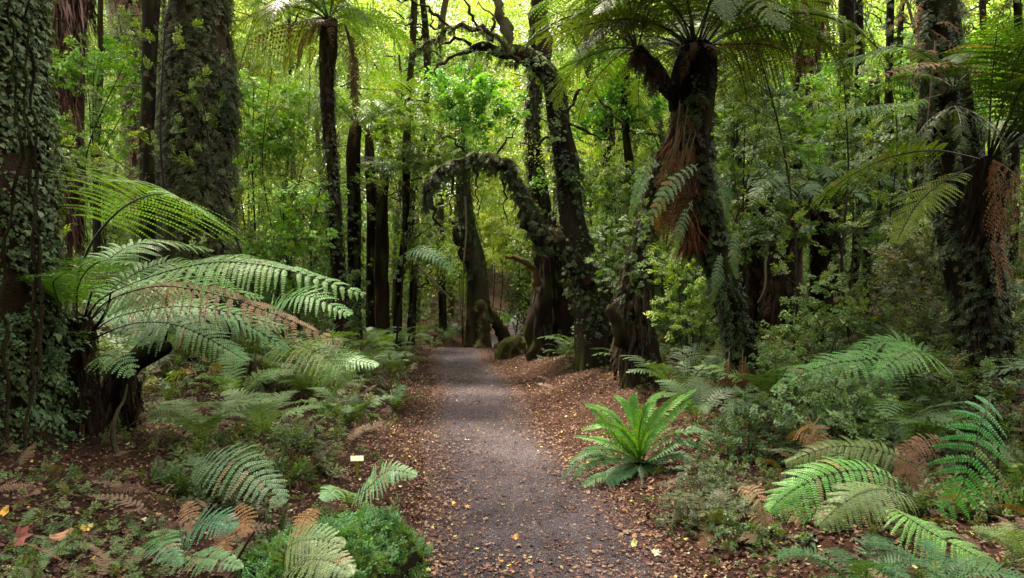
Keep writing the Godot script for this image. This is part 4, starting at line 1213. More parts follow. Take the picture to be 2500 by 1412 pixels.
func left_ferns() -> void:
	# 24 the small tree fern in front of the ivy trunk
	var dk := Color(0.008, 0.006, 0.005)
	var t := tree("low_tree_fern", "low tree fern with black trunk and wide arching fronds beside the ivy trunk", [[190, 1140, 52], [186, 1000, 46], [182, 900, 42], [180, 800, 40], [180, 770, 30]], 5.7, dk, Color(0.035, 0.025, 0.02), {"rough": 0.35, "mossy": -0.1})
	t.set_meta("category", "tree fern")
	cover(t, "fibres", S.hang, [t.get_meta("limb")], 160, 0.12, [Color(0.03, 0.02, 0.015), Color(0.05, 0.035, 0.02)], {"down": 1.4, "out": 0.15})
	cover(t, "bark_strips", S.strips, [t.get_meta("limb")], 200, 0.2, [Color(0.02, 0.014, 0.01), Color(0.045, 0.03, 0.022)], {"down": 3.0, "out": 0.14, "lie": 2.0, "face": true})
	var rib := Color(0.016, 0.012, 0.01)
	var big := {"n": 30, "m": 30, "bare": 0.42, "droop": 0.25, "r": 0.013, "rib": rib, "pl": 0.1, "peak": 0.3, "sweep": 0.1}
	hero(t, C([178, 790, 5.75, 186, 690, 5.8, 225, 590, 5.75, 290, 515, 5.5, 360, 478, 5.1, 425, 480, 4.75, 480, 510, 4.5]), Vector3(0, 1, -0.5), 0.72, Color(0.29, 0.41, 0.2), big, "tall arching frond with long even pinnae")
	big = big.duplicate(); big.bare = 0.24; big.n = 46; big.droop = 0.5; big.r = 0.009; big.m = 24
	hero(t, C([200, 800, 5.75, 240, 735, 5.7, 330, 690, 5.5, 440, 655, 5.3, 560, 640, 5.2, 700, 660, 5.1, 890, 718, 5.0]), Vector3(-0.05, 1, 0.5), 0.46, Color(0.22, 0.34, 0.15), big, "long pale frond reaching toward the path")
	var dead := {"n": 40, "m": 14, "bare": 0.2, "droop": 0.55, "r": 0.008, "rib": Color(0.1, 0.06, 0.04), "rough": 0.8, "lost": 0.22}
	hero(t, C([205, 810, 5.7, 250, 745, 5.5, 330, 710, 5.2, 420, 700, 5.0, 560, 728, 4.9, 700, 780, 4.8, 835, 838, 4.75]), Vector3(-0.1, 1, 0.6), 0.24, Color(0.27, 0.18, 0.12), dead, "pinkish brown dead frond")
	var o := {"n": 34, "m": 18, "bare": 0.2, "r": 0.008, "rib": rib, "droop": 0.3}
	hero(t, C([215, 820, 5.9, 270, 770, 6.0, 350, 735, 6.1, 480, 735, 6.2]), Vector3(0, 1, 0.5), 0.4, Color(0.16, 0.33, 0.08), o)
	hero(t, C([205, 810, 5.9, 280, 700, 6.3, 420, 640, 6.6, 560, 690, 6.8]), Vector3(0, 1, 0.4), 0.42, Color(0.15, 0.28, 0.1), o)
	hero(t, C([170, 800, 5.6, 140, 730, 5.3, 130, 690, 5.0, 160, 665, 4.7]), Vector3(0.6, 1, 0.4), 0.3, Color(0.17, 0.3, 0.11), o)
	hero(t, C([205, 800, 5.8, 290, 722, 6.0, 420, 690, 6.2, 640, 726, 6.3]), Vector3(0, 1, 0.4), 0.42, Color(0.19, 0.33, 0.11), o)
	hero(t, C([200, 790, 5.9, 250, 650, 6.3, 360, 590, 6.6, 520, 610, 6.8]), Vector3(0, 1, 0.2), 0.42, Color(0.16, 0.27, 0.1), o)
	hero(t, C([220, 830, 5.6, 330, 790, 5.5, 450, 800, 5.4, 600, 880, 5.3]), Vector3(0, 1, 0.5), 0.34, Color(0.15, 0.25, 0.13), o)
	hero(t, C([215, 820, 5.7, 300, 770, 5.8, 480, 750, 5.9, 700, 800, 6.0]), Vector3(0, 1, 0.45), 0.36, Color(0.21, 0.33, 0.15), o)
	hero(t, C([190, 800, 5.6, 190, 700, 5.4, 240, 640, 5.1, 330, 640, 4.8]), Vector3(0.3, 1, 0.2), 0.36, Color(0.19, 0.31, 0.12), o)
	for a in [[150, 780, 140, 720, 5.6, 5.5], [195, 790, 215, 735, 5.6, 5.3], [210, 800, 262, 735, 5.5, 5.2], [165, 770, 168, 700, 5.9, 6.0]]:
		var A := Acc.new()
		var pp := C([a[0], a[1] + 30, 5.65, a[2] - 6, a[3] + 30, a[4], a[2] + 8, a[3] - 20, a[5]], 8)
		for k in pp.size(): pp[k] -= t.position
		stalk(A, pp, 0.014, 0.006, dk, 6)
		put("stalk", A.mesh(bark, true), t)
	# leaning one behind it
	t = tree("leaning_dark_stem", "black leaning tree fern stem bent toward the path behind the low tree fern", [[262, 1180, 56], [266, 1060, 52], [284, 950, 40], [320, 890, 30], [372, 862, 24], [412, 846, 16]], 6.1, dk, Color(0.03, 0.022, 0.016), {"rough": 0.35})
	t.set_meta("category", "tree fern")
	cover(t, "fibres", S.strips, [t.get_meta("limb")], 260, 0.2, [Color(0.02, 0.014, 0.01), Color(0.045, 0.03, 0.022)], {"down": 2.0, "out": 0.14, "lie": 2.0, "face": true, "to": 0.75})
	hero(t, C([300, 880, 6.0, 350, 830, 6.1, 440, 770, 6.2, 560, 775, 6.3, 700, 850, 6.3]), Vector3(0, 1, 0.5), 0.34, Color(0.13, 0.22, 0.13), o, "dull blue green frond")
	hero(t, C([330, 880, 6.1, 360, 820, 6.3, 420, 760, 6.6, 500, 730, 6.9]), Vector3(0, 1, 0.5), 0.36, Color(0.17, 0.35, 0.09), o, "fresh green frond")
	hero(t, C([230, 880, 5.5, 255, 868, 5.3, 290, 880, 5.1, 320, 915, 5.0]), Vector3(-0.2, 1, 0.6), 0.2, Color(0.22, 0.33, 0.19), {"n": 12, "m": 10, "bare": 0.05, "r": 0.006}, "short pale frond")
	var A := Acc.new()
	var pp := C([405, 720, 5.9, 408, 780, 5.9, 402, 830, 5.95], 8)
	for k in pp.size(): pp[k] -= t.position
	stalk(A, pp, 0.012, 0.016, Color(0.02, 0.014, 0.01), 6)
	put("stalk", A.mesh(bark, true), t)
	t = tree("pale_root", "curved pale grey root hanging in front of the black stems", [[296, 1135, 6], [280, 1095, 6], [274, 1055, 5], [284, 1010, 4], [302, 975, 3, 5.6], [310, 940, 2, 5.9]], 5.4, Color(0.1, 0.09, 0.08), Color(0.24, 0.21, 0.18))
	t.set_meta("category", "root")

	# ferns behind, along the left bank
	o = {"n": 24, "m": 14, "bare": 0.15, "r": 0.006, "rib": Color(0.08, 0.05, 0.03)}
	t = thing("bank_fern", "bright fern on the left bank whose frond points down to the path", "fern", G(640, 905))
	one(t, C([620, 880, 7.6, 660, 760, 7.5, 740, 722, 7.3, 855, 768, 7.1]), Vector3(0, 1, 0.5), 0.4, Color(0.2, 0.36, 0.16), o)
	one(t, C([630, 880, 7.6, 700, 840, 7.3, 790, 870, 7.0, 850, 930, 6.9]), Vector3(0, 1, 0.5), 0.4, Color(0.12, 0.16, 0.04), o)
	rosette(t, t.position, "fern", 8, 0.95, Color(0.14, 0.22, 0.08))
	t = thing("pale_fern", "fern with pale green fronds low beside the left edge of the path", "fern", G(770, 985))
	one(t, C([760, 960, 8.2, 800, 900, 8.1, 850, 880, 8.0, 922, 892, 7.9]), Vector3(0, 1, 0.6), 0.28, Color(0.19, 0.33, 0.16), o)
	rosette(t, t.position, "fern", 7, 0.85, Color(0.15, 0.24, 0.09))
	fern("upright fern rosette with reddish stalks in the middle of the left bank", 500, 1085, 9, 0.72, Color(0.17, 0.27, 0.11), "fern", {"yaw": 0.2})
	fern("fern rosette left of the path, its frond bent toward the small sign", 645, 1075, 8, 0.7, Color(0.16, 0.26, 0.1))
	fern("small single upright fern at the left edge of the path", 965, 1000, 5, 0.5, Color(0.15, 0.29, 0.13), "low", {"tilt": 25.0})
	fern("fern with blue green fronds under the slender tree fern", 905, 850, 8, 1.0, Color(0.13, 0.22, 0.14))
	fern("fern with feathery fronds beside the far left path edge", 985, 850, 8, 0.9, Color(0.12, 0.2, 0.1))
	fern("dim fern at the foot of the twisted tree", 1095, 835, 8, 1.0, Color(0.12, 0.2, 0.12))
	fern("fern on the left bank between the pale fern and the slender tree fern", 800, 900, 8, 0.95, Color(0.1, 0.16, 0.07))
	fern("large fern far back under the shaggy trunk", 560, 850, 9, 1.3, Color(0.15, 0.25, 0.09))
	fern("fern behind the low tree fern next to the ivy trunk", 420, 860, 9, 1.3, Color(0.13, 0.24, 0.08))
	fern("olive fern under the pinkish dead frond", 720, 960, 9, 0.8, Color(0.12, 0.15, 0.05), "fern", {"dead": 3})
	# near ones at the bottom
	o = {"n": 20, "m": 16, "bare": 0.1, "r": 0.003, "droop": 0.25, "sweep": 0.15, "rib": Color(0.1, 0.08, 0.05)}
	t = thing("arching_fern", "grey green fern frond arching flat over leaf litter left of the sign", "fern", G(500, 1190))
	hero(t, C([455, 1165, 4.7, 500, 1128, 4.6, 570, 1130, 4.45, 640, 1180, 4.3, 690, 1230, 4.2]), Vector3(0.05, 1, 0.7), 0.24, Color(0.17, 0.24, 0.18), o)
	rosette(t, t.position, "low", 3, 0.4, Color(0.13, 0.2, 0.1))
	t = thing("teal_fern", "dark teal fern frond low in the near left corner", "fern", G(420, 1330))
	hero(t, C([420, 1335, 3.8, 470, 1285, 3.75, 530, 1270, 3.65, 570, 1290, 3.6]), Vector3(0, 1, 0.7), 0.15, Color(0.08, 0.19, 0.14), o)
	hero(t, C([420, 1335, 3.8, 395, 1310, 3.6, 400, 1330, 3.4, 440, 1380, 3.3]), Vector3(0, 1, 0.7), 0.12, Color(0.1, 0.2, 0.13), o)
	hero(t, C([430, 1350, 3.7, 480, 1360, 3.5, 530, 1365, 3.4, 590, 1385, 3.3]), Vector3(0, 1, 0.7), 0.1, Color(0.14, 0.23, 0.14), o)
	t = thing("grey_fern", "grey faded fern fronds beside the mossy block", "fern", G(700, 1385))
	hero(t, C([690, 1400, 3.6, 700, 1340, 3.55, 760, 1318, 3.5, 840, 1330, 3.45]), Vector3(0, 1, 0.7), 0.16, Color(0.24, 0.25, 0.17), o)
	hero(t, C([690, 1400, 3.6, 740, 1370, 3.4, 800, 1370, 3.3, 860, 1400, 3.2]), Vector3(0, 1, 0.7), 0.15, Color(0.22, 0.24, 0.16), o)
	t = thing("silver_fern", "pale silvery fern frond leaning over the path above the mossy block", "fern", G(880, 1235))
	hero(t, C([850, 1235, 4.4, 900, 1190, 4.3, 950, 1150, 4.25, 1015, 1160, 4.2]), Vector3(-0.2, 1, 0.7), 0.15, Color(0.24, 0.36, 0.26), o)
	hero(t, C([850, 1235, 4.4, 840, 1200, 4.2, 815, 1195, 4.0, 790, 1220, 3.9]), Vector3(0.2, 1, 0.7), 0.12, Color(0.22, 0.35, 0.22), o)
	o = {"n": 13, "m": 8, "bare": 0.05, "r": 0.003, "droop": 0.15, "rough": 0.85, "rib": Color(0.12, 0.06, 0.03)}
	t = thing("dead_fern", "fallen orange brown dead fern fronds lying left of the mossy block", "fern", G(560, 1290))
	for a in [[455, 1225, 462, 1260, 466, 1300], [580, 1230, 600, 1270, 590, 1310], [535, 1300, 550, 1320, 545, 1355], [770, 1240, 745, 1270, 720, 1310], [640, 1360, 600, 1370, 570, 1390]]:
		one(t, C([a[0], a[1], 3.95, a[2], a[3], 3.8, a[4], a[5], 3.72], 12), Vector3(0.1, 0.7, 1), 0.075, vary(Color(0.25, 0.145, 0.085), 0.2), o)
	for k in 60:
		var d := 7.5 + 15.0 * pow((k + R.randf()) / 60.0, 1.1)
		var x := path_x(d) - path_w(d) - 0.8 - (fmod(k * 0.618034, 1.0)) * (2.0 + d * 0.38)
		var p := on(x, -d)
		t = thing("bank_fern", beside(p, ["mid green", "dull green", "bright green", "olive"][k % 4] + " " + ["small", "large", "medium"][k % 3] + " left bank fern"), "fern", p, "ferns on the left bank")
		rosette(t, p, "fern", 6 + k % 3, [0.62, 1.15, 0.88][k % 3] * rr(0.93, 1.07), [Color(0.14, 0.23, 0.08), Color(0.11, 0.18, 0.08), Color(0.17, 0.28, 0.1), Color(0.12, 0.15, 0.05)][k % 4])
	for k in 22:
		var d := 7.2 + 11.5 * (k + R.randf()) / 22.0
		var p := on(path_x(d) - path_w(d) - rr(0.5, 1.3), -d)
		t = thing("edge_fern", beside(p, ["feathery dim green", "small fresh green", "brownish green"][k % 3] + " left path edge fern"), "fern", p, "ferns at the left path edge")
		rosette(t, p, "fern", 6 + k % 3, [0.75, 0.45, 0.6][k % 3], [Color(0.1, 0.17, 0.07), Color(0.16, 0.27, 0.1), Color(0.13, 0.14, 0.06)][k % 3])
		if k % 3 == 2: rosette(t, p, "fern", 3, 0.5, Color(0.13, 0.08, 0.05), {"tilt": -40.0, "called": "dead_frond", "rough": 0.85})
	for a in [[60, 1390, "in the very bottom left corner"], [120, 1360, "just above the one in the bottom left corner"], [250, 1385, "at the bottom edge below the ochre leaf"], [330, 1330, "left of the teal fern, upper of two"], [330, 1400, "left of the teal fern, lower of two"], [210, 1310, "beside the yellow ochre fallen leaf"], [620, 1330, "between the teal fern and the grey fern"], [40, 1300, "above the purple red fallen leaf"]]:
		fern("little creeping fern " + a[2], a[0], a[1], 5, rr(0.16, 0.26), Color(0.19, 0.3, 0.13), "low", {"tilt": 0.0, "name": "creeping_fern", "group": "creeping ferns in the near left corner"})


func right_ferns() -> void:
	# 31 crown fern
	var at := G(1562, 1150)
	var t := thing("crown_fern", "bright green crown fern like a shuttlecock at the right edge of the path", "fern", at)
	var A := Acc.new()
	stalk(A, PackedVector3Array([Vector3(0, -0.15, 0), Vector3(0, 0.02, 0), Vector3(0, 0.08, 0)]), 0.12, 0.05, Color(0.012, 0.009, 0.007), 10)
	put("rootstock", A.mesh(bark, true), t)
	var d := -at.z
	rosette(t, at + Vector3(0, 0.08, 0), "crown", 16, 0.62, Color(0.1, 0.21, 0.055), {"tilt": -10.0})
	rosette(t, at + Vector3(0, 0.06, 0), "crown", 16, 0.55, Color(0.05, 0.1, 0.045), {"tilt": -62.0})
	rosette(t, at + Vector3(0, 0.05, 0), "crown", 5, 0.5, Color(0.13, 0.08, 0.05), {"tilt": -75.0, "called": "dead_frond", "rough": 0.85})
	var c := Color(0.12, 0.26, 0.065)
	var o := {"n": 32, "simple": true, "bare": 0.1, "bw": 0.024, "droop": 0.25, "sweep": 0.25, "peak": 0.5, "r": 0.005, "rib": Color(0.2, 0.22, 0.06), "lost": 0.07}
	for a in [[1530, 1060, 1490, 1010, 1425, 985, 0.15], [1550, 1050, 1545, 990, 1550, 960, 0.1], [1575, 1060, 1610, 1005, 1660, 960, 0.0], [1580, 1070, 1635, 1020, 1690, 975, -0.2], [1540, 1080, 1480, 1040, 1420, 1050, 0.3], [1535, 1100, 1470, 1075, 1405, 1065, 0.2], [1560, 1055, 1575, 1000, 1600, 985, -0.3], [1520, 1090, 1470, 1020, 1440, 1000, -0.3], [1556, 1060, 1530, 990, 1500, 965, 0.2], [1590, 1060, 1640, 990, 1700, 950, 0.2], [1570, 1050, 1590, 980, 1625, 955, 0.3], [1545, 1080, 1500, 1040, 1450, 1030, -0.3]]:
		hero(t, C([1562, 1125, d, a[0], a[1], d + a[6] * 0.5, a[2], a[3], d + a[6], a[4], a[5], d + a[6] * 1.4]), Vector3((1562 - a[4]) * 0.003 + rr(-0.3, 0.3), 0.5 + rr(-0.2, 0.4), 1), rr(0.062, 0.09), vary(c, 0.22), o)
	for a in [[1500, 1120, 1430, 1110, 1370, 1170], [1520, 1150, 1450, 1170, 1400, 1210], [1540, 1170, 1520, 1220, 1510, 1270], [1600, 1150, 1640, 1180, 1650, 1260], [1610, 1120, 1670, 1110, 1720, 1150], [1580, 1160, 1590, 1220, 1600, 1270], [1500, 1100, 1440, 1100, 1390, 1130], [1600, 1090, 1680, 1050, 1740, 1060], [1590, 1120, 1660, 1080, 1730, 1100], [1540, 1150, 1500, 1170, 1450, 1240], [1570, 1160, 1560, 1210, 1540, 1290], [1600, 1150, 1690, 1150, 1740, 1210], [1520, 1120, 1440, 1130, 1400, 1170]]:
		one(t, C([1562, 1130, d, a[0], a[1], d - 0.15, a[2], a[3], d - 0.3, a[4], a[5], d - 0.4]), Vector3(0, 1, 0.6), 0.075, vary(Color(0.075, 0.15, 0.085), 0.15), o)

	o = {"n": 13, "m": 17, "bare": 0.03, "r": 0.004, "droop": 0.2, "sweep": 0.1, "pl": 0.17, "fill": 0.46, "rise": 0.0, "peak": 0.4, "rib": Color(0.04, 0.06, 0.03), "rough": 0.5}
	t = thing("teal_frond_fern", "fern with one large blue green frond hanging in front of the epiphyte trunk", "fern", G(2390, 1270))
	hero(t, C([2420, 975, 4.3, 2400, 1020, 4.2, 2383, 1080, 4.15, 2362, 1150, 4.1, 2340, 1210, 4.1, 2300, 1255, 4.1]), Vector3(0.1, 0.4, 1), 0.26, Color(0.1, 0.28, 0.14), o)
	A = Acc.new()
	var pp := C([2420, 975, 4.3, 2440, 1060, 4.5, 2420, 1300, 4.5], 10)
	for k in pp.size(): pp[k] -= t.position
	stalk(A, pp, 0.006, 0.01, Color(0.05, 0.04, 0.02))
	put("stalk", A.mesh(bark, true), t)
	o = {"n": 25, "m": 20, "bare": 0.1, "r": 0.004, "droop": 0.4, "sweep": 0.1, "pl": 0.15, "rise": -0.05, "peak": 0.4, "rib": Color(0.08, 0.08, 0.04)}
	t = thing("combed_fern", "fern with a fresh green arching frond like a comb in the near right corner", "fern", G(2200, 1330))
	hero(t, C([2230, 1215, 4.25, 2160, 1160, 4.2, 2080, 1148, 4.15, 1990, 1170, 4.1, 1925, 1205, 4.05, 1880, 1245, 4.0]), Vector3(0, 1, 0.75), 0.24, Color(0.15, 0.31, 0.1), o)
	hero(t, C([2250, 1230, 4.2, 2160, 1195, 4.0, 2080, 1215, 3.9, 2000, 1280, 3.85]), Vector3(0, 1, 0.6), 0.2, Color(0.17, 0.2, 0.12), o, "faded grey frond")
	hero(t, C([2150, 1225, 4.0, 2210, 1260, 3.8, 2290, 1310, 3.7, 2370, 1350, 3.6, 2460, 1400, 3.5]), Vector3(0.1, 1, 0.75), 0.19, Color(0.17, 0.31, 0.1), o, "fresh green frond pointing down")
	hero(t, C([2280, 1180, 4.6, 2180, 1110, 4.7, 2040, 1090, 4.8, 1920, 1130, 4.85]), Vector3(0, 1, 0.6), 0.24, Color(0.13, 0.15, 0.06), o, "olive frond behind")
	fern("dark green fern rosette at the bottom edge of the near right corner", 2100, 1450, 10, 0.5, Color(0.045, 0.12, 0.05), "fern", {"tilt": -8.0})
	fern("dark fern rosette beside the combed fern at the bottom edge", 2290, 1460, 8, 0.42, Color(0.05, 0.13, 0.055), "fern", {"tilt": -8.0})
	fern("pale olive fern at the far right bottom edge", 2520, 1400, 7, 0.4, Color(0.12, 0.18, 0.07))
	fern("olive fern drooping beside the foot of the epiphyte trunk", 2500, 1190, 7, 0.45, Color(0.11, 0.16, 0.06))
	fern("fern rosette spreading like a star in shade left of the epiphyte trunk", 2190, 880, 12, 0.95, Color(0.12, 0.22, 0.13), "fern", {"tilt": 5.0})
	o = {"n": 24, "m": 14, "bare": 0.12, "r": 0.006, "droop": 0.35, "rib": Color(0.06, 0.05, 0.03)}
	t = thing("arched_fern", "fern with long light green fronds arching left in the middle of the right bank", "fern", G(2290, 960))
	hero(t, C([2300, 930, 6.6, 2210, 880, 6.4, 2100, 880, 6.2, 1990, 900, 6.1, 1885, 955, 6.0]), Vector3(0, 1, 0.6), 0.3, Color(0.17, 0.3, 0.12), o)
	one(t, C([2300, 930, 6.6, 2230, 850, 6.7, 2150, 835, 6.8, 2060, 880, 6.9]), Vector3(0, 1, 0.6), 0.34, Color(0.16, 0.31, 0.12), o)
	one(t, C([2300, 930, 6.6, 2270, 870, 6.2, 2220, 860, 6.0, 2140, 915, 5.8]), Vector3(0, 1, 0.6), 0.3, Color(0.18, 0.29, 0.12), o)
	rosette(t, t.position, "fern", 7, 0.9, Color(0.14, 0.22, 0.08))
	o = {"n": 14, "m": 9, "bare": 0.08, "r": 0.004, "droop": 0.3, "rough": 0.85}
	t = thing("dead_fern", "rusty dead fern fronds curled under the round leaved shrub", "fern", G(1990, 1110))
	for a in [[1960, 1060, 1990, 1040, 2015, 1100], [1940, 1080, 1950, 1050, 1990, 1090], [1960, 1090, 2000, 1080, 2010, 1120]]:
		one(t, C([a[0], a[1], 5.3, a[2], a[3], 5.2, a[4], a[5], 5.1], 12), Vector3(0, 0.6, 1), 0.12, Color(0.25, 0.14, 0.08), o)
	t = thing("dead_fern", "light brown dead fern frond below the fuzzy bush at the path", "fern", G(1860, 1260))
	for a in [[1800, 1190, 1850, 1210, 1870, 1280], [1900, 1250, 1950, 1255, 1965, 1300], [1830, 1240, 1860, 1260, 1880, 1290]]:
		one(t, C([a[0], a[1], 4.7, a[2], a[3], 4.5, a[4], a[5], 4.4], 12), Vector3(0, 0.6, 1), 0.09, Color(0.27, 0.17, 0.1), o)
	t = thing("dead_fern", "dark red brown dead fronds between the teal frond and the combed fern", "fern", G(2240, 1180))
	for a in [[2270, 1090, 2220, 1100, 2190, 1160], [2260, 1120, 2230, 1150, 2225, 1210], [2300, 1070, 2250, 1080, 2220, 1120], [2250, 1160, 2210, 1170, 2160, 1180]]:
		one(t, C([a[0], a[1], 4.8, a[2], a[3], 4.6, a[4], a[5], 4.5], 12), Vector3(0, 0.8, 1), 0.1, Color(0.15, 0.075, 0.05), o)
	for k in 60:
		d = 5.0 + 16.0 * pow((k + R.randf()) / 60.0, 1.1)
		var x := path_x(d) + path_w(d) + 1.3 + (fmod(k * 0.618034, 1.0)) * (1.6 + d * 0.38)
		if d < 7.2 and x > 1030.0 * d / F and x < 1260.0 * d / F: x = 900.0 * d / F
		var p := on(x, -d)
		t = thing("bank_fern", beside(p, ["dull green", "dark green", "bright green", "olive"][k % 4] + " " + ["small", "large", "medium"][k % 3] + " right bank fern"), "fern", p, "ferns on the right bank")
		rosette(t, p, "fern", 6 + k % 3, [0.58, 1.1, 0.82][k % 3] * rr(0.93, 1.07), [Color(0.11, 0.18, 0.08), Color(0.09, 0.15, 0.075), Color(0.15, 0.25, 0.1), Color(0.12, 0.14, 0.055)][k % 4])
	fern("small fern on the litter bank behind the gnarled trunk", 1660, 880, 8, 0.8, Color(0.12, 0.2, 0.09))
	fern("fern among litter left of the gnarled trunk", 1410, 850, 8, 0.75, Color(0.13, 0.22, 0.1))
	fern("little fern below the mound at the path's far right edge", 1380, 880, 6, 0.6, Color(0.12, 0.2, 0.1))
	fern("bright fern at the foot of the buttressed trunk", 1370, 780, 8, 1.2, Color(0.17, 0.32, 0.1))
	fern("pale fern beyond the mossy mound on the path bend", 1240, 800, 8, 1.2, Color(0.15, 0.27, 0.12))
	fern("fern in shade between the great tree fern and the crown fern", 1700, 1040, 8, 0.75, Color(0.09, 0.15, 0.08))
	fern("fern half hidden at the base of the great tree fern", 1800, 960, 9, 0.8, Color(0.11, 0.18, 0.09))
	fern("brownish fern under the leafy shrub by the path", 1760, 1300, 7, 0.5, Color(0.13, 0.15, 0.08), "fern", {"dead": 3})
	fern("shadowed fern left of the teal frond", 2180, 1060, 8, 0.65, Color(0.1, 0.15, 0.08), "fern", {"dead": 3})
	fern("fern at the right frame edge beside the dead orange fronds", 2500, 860, 9, 0.9, Color(0.11, 0.22, 0.15))


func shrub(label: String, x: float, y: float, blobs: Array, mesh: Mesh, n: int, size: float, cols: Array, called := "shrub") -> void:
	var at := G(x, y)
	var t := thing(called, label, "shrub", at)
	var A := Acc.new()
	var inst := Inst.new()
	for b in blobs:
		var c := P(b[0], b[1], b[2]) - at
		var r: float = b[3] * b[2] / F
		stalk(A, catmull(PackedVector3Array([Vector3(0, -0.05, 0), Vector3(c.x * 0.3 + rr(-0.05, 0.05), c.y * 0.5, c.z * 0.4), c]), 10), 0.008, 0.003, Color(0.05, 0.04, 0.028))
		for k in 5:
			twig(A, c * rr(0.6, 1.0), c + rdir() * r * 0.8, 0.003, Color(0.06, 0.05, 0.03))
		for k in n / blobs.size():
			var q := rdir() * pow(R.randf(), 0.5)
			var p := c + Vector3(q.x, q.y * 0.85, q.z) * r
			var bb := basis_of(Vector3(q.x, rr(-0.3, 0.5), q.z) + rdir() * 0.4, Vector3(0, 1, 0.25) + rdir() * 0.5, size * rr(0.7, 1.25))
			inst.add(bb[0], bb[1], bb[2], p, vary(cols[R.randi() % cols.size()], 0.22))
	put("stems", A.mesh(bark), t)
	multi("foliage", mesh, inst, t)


func shrubs() -> void:
	var gr := [Color(0.22, 0.34, 0.06), Color(0.15, 0.26, 0.05), Color(0.28, 0.38, 0.08)]
	var du := [Color(0.1, 0.16, 0.07), Color(0.13, 0.2, 0.09), Color(0.07, 0.12, 0.05)]
	shrub("airy light green shrub in front of the great tree fern trunk", 1680, 960, [[1640, 640, 8.4, 60], [1690, 700, 8.4, 70], [1650, 760, 8.3, 60], [1720, 790, 8.3, 60], [1700, 620, 8.5, 40], [1740, 730, 8.2, 40]], S.small, 300, 0.14, gr)
	shrub("thin twiggy shrub with tiny leaves over the gnarled trunk", 1500, 930, [[1480, 640, 9.2, 50], [1530, 600, 9.3, 60], [1520, 680, 9.2, 50], [1580, 650, 9.2, 50], [1490, 560, 9.4, 40], [1560, 540, 9.4, 50]], S.small, 200, 0.13, du)
	shrub("upright leafy shrub in front of the three dark stumps", 2010, 960, [[2020, 700, 7.6, 40], [1960, 750, 7.6, 45], [2000, 790, 7.5, 60], [1930, 800, 7.5, 50], [2060, 770, 7.6, 45], [1960, 860, 7.4, 70], [1880, 870, 7.3, 60]], S.broad, 190, 0.12, [Color(0.2, 0.3, 0.11), Color(0.25, 0.36, 0.15), Color(0.13, 0.21, 0.07)])
	shrub("round leaved shrub with pale spoon shaped leaves in the middle of the right bank", 2060, 1130, [[1960, 960, 5.9, 60], [2040, 940, 5.8, 60], [2120, 980, 5.8, 60], [2000, 1020, 5.6, 60], [2090, 1050, 5.5, 60], [1900, 1000, 5.8, 50], [2130, 1080, 5.5, 45]], S.broad, 230, 0.1, [Color(0.23, 0.33, 0.16), Color(0.18, 0.28, 0.12), Color(0.27, 0.37, 0.2)])
	shrub("low mid green shrub between the crown fern and the round leaved shrub", 1820, 1130, [[1770, 1040, 6.1, 60], [1840, 1060, 6.0, 70], [1900, 1110, 5.8, 60], [1760, 1110, 5.9, 60], [1830, 990, 6.2, 50]], S.small, 260, 0.1, [Color(0.12, 0.2, 0.09), Color(0.16, 0.25, 0.12), Color(0.08, 0.14, 0.06)])
	shrub("fuzzy grey green bush bulging over the right edge of the path", 1740, 1330, [[1700, 1220, 5.0, 80], [1760, 1240, 4.9, 80], [1660, 1270, 4.9, 60], [1780, 1180, 5.1, 60], [1720, 1160, 5.2, 60]], S.small, 420, 0.07, [Color(0.13, 0.17, 0.1), Color(0.17, 0.2, 0.13), Color(0.09, 0.13, 0.07)])
	shrub("leafy low shrub at the path corner with dead brown leaves below", 1850, 1380, [[1830, 1280, 4.5, 60], [1880, 1310, 4.4, 50], [1790, 1310, 4.5, 50]], S.broad, 70, 0.09, [Color(0.14, 0.21, 0.1), Color(0.18, 0.26, 0.13)])
	shrub("dark low shrub under the epiphyte trunk beside the star shaped fern", 2330, 1080, [[2260, 980, 6.4, 70], [2330, 1000, 6.4, 80], [2220, 1040, 6.2, 60], [2290, 1080, 6.0, 70]], S.small, 260, 0.1, du)
	shrub("leafy shrub with brownish hanging sprays left of the epiphyte trunk", 2240, 900, [[2250, 600, 7.8, 70], [2240, 700, 7.8, 80], [2260, 790, 7.7, 70], [2210, 640, 8.0, 60]], S.hang, 420, 0.16, [Color(0.12, 0.13, 0.06), Color(0.15, 0.13, 0.07), Color(0.1, 0.13, 0.07)])
	shrub("bright big leaved bush hanging above the path against the light", 1480, 900, [[1500, 200, 14, 60], [1470, 250, 14, 60], [1540, 250, 14, 55], [1520, 160, 14.2, 45], [1440, 300, 14, 45], [1570, 280, 13.8, 40]], S.broad, 240, 0.3, [Color(0.15, 0.33, 0.05), Color(0.2, 0.4, 0.06), Color(0.1, 0.24, 0.04)], "hanging_bush")
	shrub("vivid green broad leaved sapling above the arched branch", 1130, 850, [[1140, 220, 15, 60], [1110, 260, 15, 60], [1180, 230, 15, 50], [1090, 210, 15.2, 45], [1230, 270, 14.8, 50], [1160, 300, 15, 50]], S.broad, 260, 0.3, [Color(0.16, 0.36, 0.05), Color(0.22, 0.44, 0.07), Color(0.1, 0.24, 0.04)], "sapling")
	shrub("feathery sapling with layered pale leaves left of the slender tree fern", 705, 830, [[700, 250, 14, 70], [680, 330, 14, 80], [730, 380, 14, 70], [660, 450, 14, 70], [740, 200, 14.2, 60], [640, 260, 14.2, 60], [700, 520, 14, 70]], S.lacy, 260, 0.2, [Color(0.2, 0.32, 0.08), Color(0.26, 0.36, 0.1), Color(0.15, 0.24, 0.07)], "sapling")
